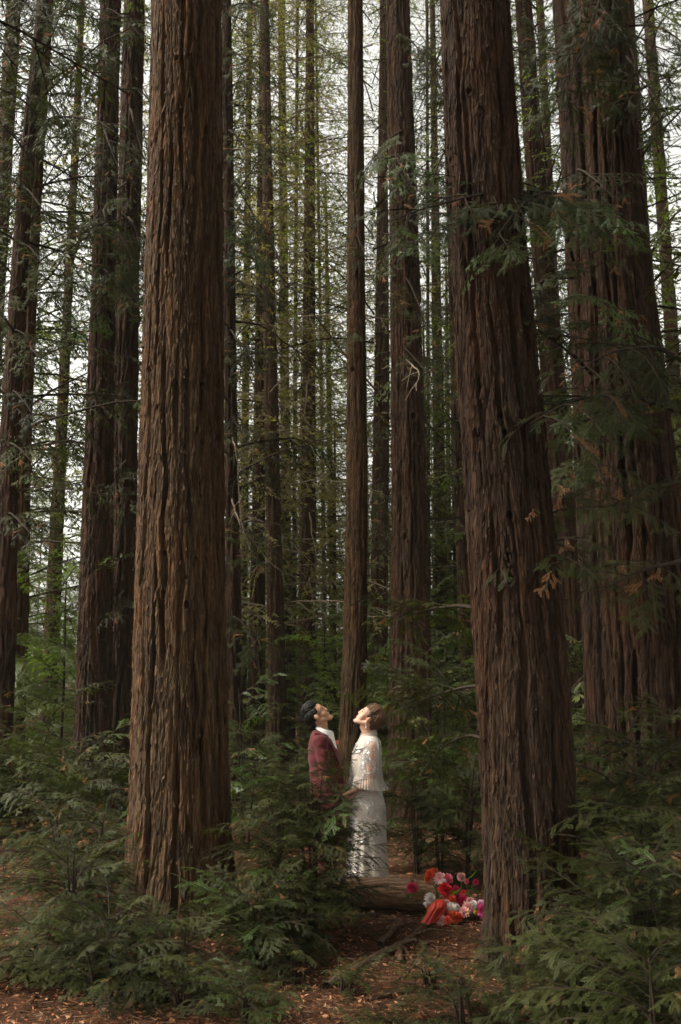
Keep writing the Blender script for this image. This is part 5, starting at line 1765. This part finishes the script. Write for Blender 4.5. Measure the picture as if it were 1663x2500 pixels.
def bouquet(label, origin, spec, ribbon=None, seed=1):
    rg = np.random.default_rng(seed)
    root = empty('flower_bouquet', origin, label, 'bouquet')
    for k, (cx_, cy_, rp, col) in enumerate(spec):
        Y = 7.72 + max(0, (1480 - cy_)) / 330 * .50 + rg.uniform(-.04, .04)
        p = at(600 + cx_ * .41454, 1650 + cy_ * .41454, Y)
        key = (col, k % 2)
        if key not in FLM:
            FLM[key] = flower_mesh(col, len(FLM) + 3, 70 if k % 2 else 52, k % 2)
        o = link('flower', FLM[key], root)
        s = rp * .41454 / F_PX * Y * 1.12
        o.scale = (s, s, s)
        o.location = p - root.location
        nd = Vector((rg.normal(-.1, .5), -1 + rg.normal(0, .25), rg.uniform(.0, 1.0)))
        o.rotation_euler = nd.to_track_quat('Z', 'Y').to_euler()
        # stem back to the binding
        mb = MB()
        q = np.array(p - root.location); e = np.array([rg.normal(0, .03), .10 + rg.normal(0, .03), .05])
        V, F = tube(np.array([q + [0, .02, -.01], (q + e) / 2 + [0, .04, .03], e]), .0035, 5)
        mb.add(V, F)
        link('flower_stem', mb.mesh('flower_stem', [M['stem_green']], smooth=True), root)
    lv = MB()
    for k in range(26):
        c = np.array([rg.normal(0, .13), rg.normal(.08, .08), abs(rg.normal(.12, .07))])
        a = rg.uniform(0, 6.28); d = np.array([math.cos(a), math.sin(a) * .6 - .3, rg.uniform(-.2, .7)]); d /= np.linalg.norm(d)
        s = np.cross(d, [0, 0.3, 1.0]); s /= np.linalg.norm(s); l = rg.uniform(.07, .13)
        V = np.stack([c, c + d * l * .5 - s * l * .2, c + d * l, c + d * l * .5 + s * l * .2, c + d * l * .5 - np.cross(s, d) * .012])
        lv.add(V, [[0, 1, 4], [1, 2, 4], [2, 3, 4], [3, 0, 4]])
    tag(link('bouquet_leaves', lv.mesh('bouquet_leaves', [M['leaf_bright']]), root), kind='stuff')
    return root
M['stem_green'] = mat_plain('stem_green', (0.09, 0.13, 0.04), .6)
o1 = at(600 + 1180 * .41454, 1650 + 1440 * .41454, 7.95); o1.z = 0
b1 = bouquet('bouquet of white, red and coral blooms with red silk ribbon by the log', o1,
        [(1085, 1168, 28, 'coral'), (1112, 1152, 22, 'orange'), (1142, 1192, 36, 'blush'), (1186, 1196, 30, 'pink'), (1160, 1215, 24, 'white'), (1172, 1255, 38, 'red'), (1200, 1285, 36, 'red'), (1070, 1195, 20, 'orange'),
         (1086, 1310, 34, 'white'), (1066, 1345, 18, 'white'), (1085, 1372, 20, 'coral'), (1218, 1318, 26, 'coral'), (1205, 1372, 40, 'white'), (1222, 1418, 36, 'orange'), (1152, 1442, 30, 'blush'), (1172, 1396, 28, 'pink'),
         (1190, 1440, 24, 'coral'), (1180, 1340, 22, 'blush'), (1238, 1250, 18, 'hot'), (1235, 1360, 24, 'white')], seed=2)
o2 = at(600 + 1320 * .41454, 1650 + 1420 * .41454, 8.0); o2.z = 0
b2 = bouquet('bouquet of hot pink and blush blooms against the leaning redwood', o2,
        [(1278, 1328, 40, 'hot'), (1262, 1305, 26, 'hot'), (1312, 1366, 36, 'blush'), (1338, 1348, 26, 'white'), (1285, 1392, 34, 'blush'), (1400, 1382, 38, 'magenta'), (1388, 1350, 28, 'lilac'), (1352, 1392, 11, 'yellow'),
         (1282, 1280, 18, 'red'), (1270, 1184, 24, 'blush'), (1300, 1210, 16, 'pink'), (1420, 1362, 22, 'magenta'), (1345, 1300, 16, 'pink'), (1255, 1420, 24, 'coral'), (1355, 1215, 18, 'hot'), (1322, 1325, 20, 'blush')], seed=4)
# white long-petalled bloom standing out of the second bouquet
def star_bloom():
    mb = MB()
    for k in range(7):
        a = k / 7 * 6.283 + .3
        d = np.array([math.cos(a), math.sin(a) * .6, .35]); s = np.array([-math.sin(a), math.cos(a), 0])
        V = np.stack([d * .05, d * .5 - s * .16, d * .95, d * .5 + s * .16, d * .5 + [0, 0, .1]])
        mb.add(V, [[0, 1, 4], [1, 2, 4], [2, 3, 4], [3, 0, 4]])
    o = link('star_flower', mb.mesh('star_flower', [PM['white']]), b2)
    p = at(600 + 1278 * .41454, 1650 + 1092 * .41454, 8.2)
    o.location = p - b2.location; o.scale = (.06, .06, .045); o.rotation_euler = (.9, 0.2, 0)
    m2 = MB()
    q = np.array(p - b2.location)
    V, F = tube(np.array([q + [-.005, 0, .03], q, q * .6 + [0, .03, .02], [0.02, .1, .05]]), .004, 5)
    m2.add(V, F)
    link('flower_stem', m2.mesh('flower_stem', [mat_plain('pale_stem', (0.45, 0.36, 0.18), .7)], smooth=True), b2)
# silk ribbon: gathered at the binding, fanning out on the ground
def silk(root):
    a = at(600 + 1135 * .41454, 1650 + 1318 * .41454, 7.88); b = at(600 + 1075 * .41454, 1650 + 1462 * .41454, 7.70)
    n, m = 26, 44
    u = np.linspace(0, 1, n)[:, None]; v = np.linspace(-1, 1, m)[None]
    ax = np.array(b - a)
    wd = .026 + .030 * np.sin(np.pi * np.clip(u * .85 + .08, 0, 1)) + .02 * u
    wig = (vnoise(u * 4 + 0 * v, v * 2.5 + 7, 61) - .5)
    X = a.x + ax[0] * u + v * wd + .02 * np.sin(3 * u) + .05 * wig
    Yv = a.y + ax[1] * u + .03 * (vnoise(v * 3.2 + 1.5 * u + 9, u * 1.6 + 0 * v, 62) - .5) + (.012 * np.sin(v * 8 + 4 * u) + .007 * np.sin(v * 17 + 3 * u + 6 * wig)) * (1 - .3 * u) + .05 * v * v - .03 * np.sin(np.pi * u)
    Z = a.z + ax[2] * u + .02 * wig * u + .05 * np.sin(np.pi * u) * (1 - v * v)
    Z = np.maximum(Z, .02 + .02 * (vnoise(v * 5 + 3, u * 5 + 0 * v, 63)))
    V = np.stack([X + 0 * Z, Yv + 0 * Z, Z], -1).reshape(-1, 3) - np.array(root.location)
    i = np.arange(n - 1)[:, None] * m + np.arange(m - 1)[None]
    mb = MB(); mb.add(V, np.stack([i, i + 1, i + m + 1, i + m], -1).reshape(-1, 4))
    sm_ = mat_plain('red_silk', (0.42, 0.030, 0.014), .55, .4, .08, 8)
    link('silk_ribbon', mb.mesh('silk_ribbon', [sm_], smooth=True), root)
silk(b1)
# single dahlia on the log
pd = at(600 + 980 * .41454, 1650 + 1250 * .41454, 8.12)
d0 = empty('dahlia', (pd.x, pd.y, pd.z), 'single hot pink bloom lying on top of the log', 'flower')
fo = link('bloom', flower_mesh('hot', 99, 80, 0), d0)
fo.scale = (.05, .05, .05)
fo.rotation_euler = Vector((-.2, -1, .5)).to_track_quat('Z', 'Y').to_euler()
mb = MB()
V, F = tube(np.array([[0.01, .01, 0], [.10, .02, -.01], [.19, .02, -.04]]), .003, 5)
mb.add(V, F)
link('flower_stem', mb.mesh('flower_stem', [mat_plain('dahlia_stem', (0.4, 0.32, 0.2), .7)], smooth=True), d0)

# ------------------------------------------------------------------ thin damp air between the trees
def haze():
    mb = MB()
    x0, x1, y0, y1, z0, z1 = -125, 125, -56, 156, -2.0, 34.0
    V = [(x, y, z) for z in (z0, z1) for y in (y0, y1) for x in (x0, x1)]
    mb.add(V, [[0, 2, 3, 1], [4, 5, 7, 6], [0, 1, 5, 4], [2, 6, 7, 3], [0, 4, 6, 2], [1, 3, 7, 5]])
    m = bpy.data.materials.new('haze_air')
    m.use_nodes = True
    nt = m.node_tree
    for n in list(nt.nodes):
        if n.type != 'OUTPUT_MATERIAL':
            nt.nodes.remove(n)
    pv = nt.nodes.new('ShaderNodeVolumePrincipled')
    pv.inputs['Color'].default_value = (0.95, 0.95, 0.82, 1)
    pv.inputs['Density'].default_value = 0.0004
    pv.inputs['Anisotropy'].default_value = 0.1
    nt.links.new(pv.outputs[0], nt.nodes['Material Output'].inputs['Volume'])
    link('haze', mb.mesh('haze', [m]), label='thin pale haze between the far trees', kind='stuff')
haze()
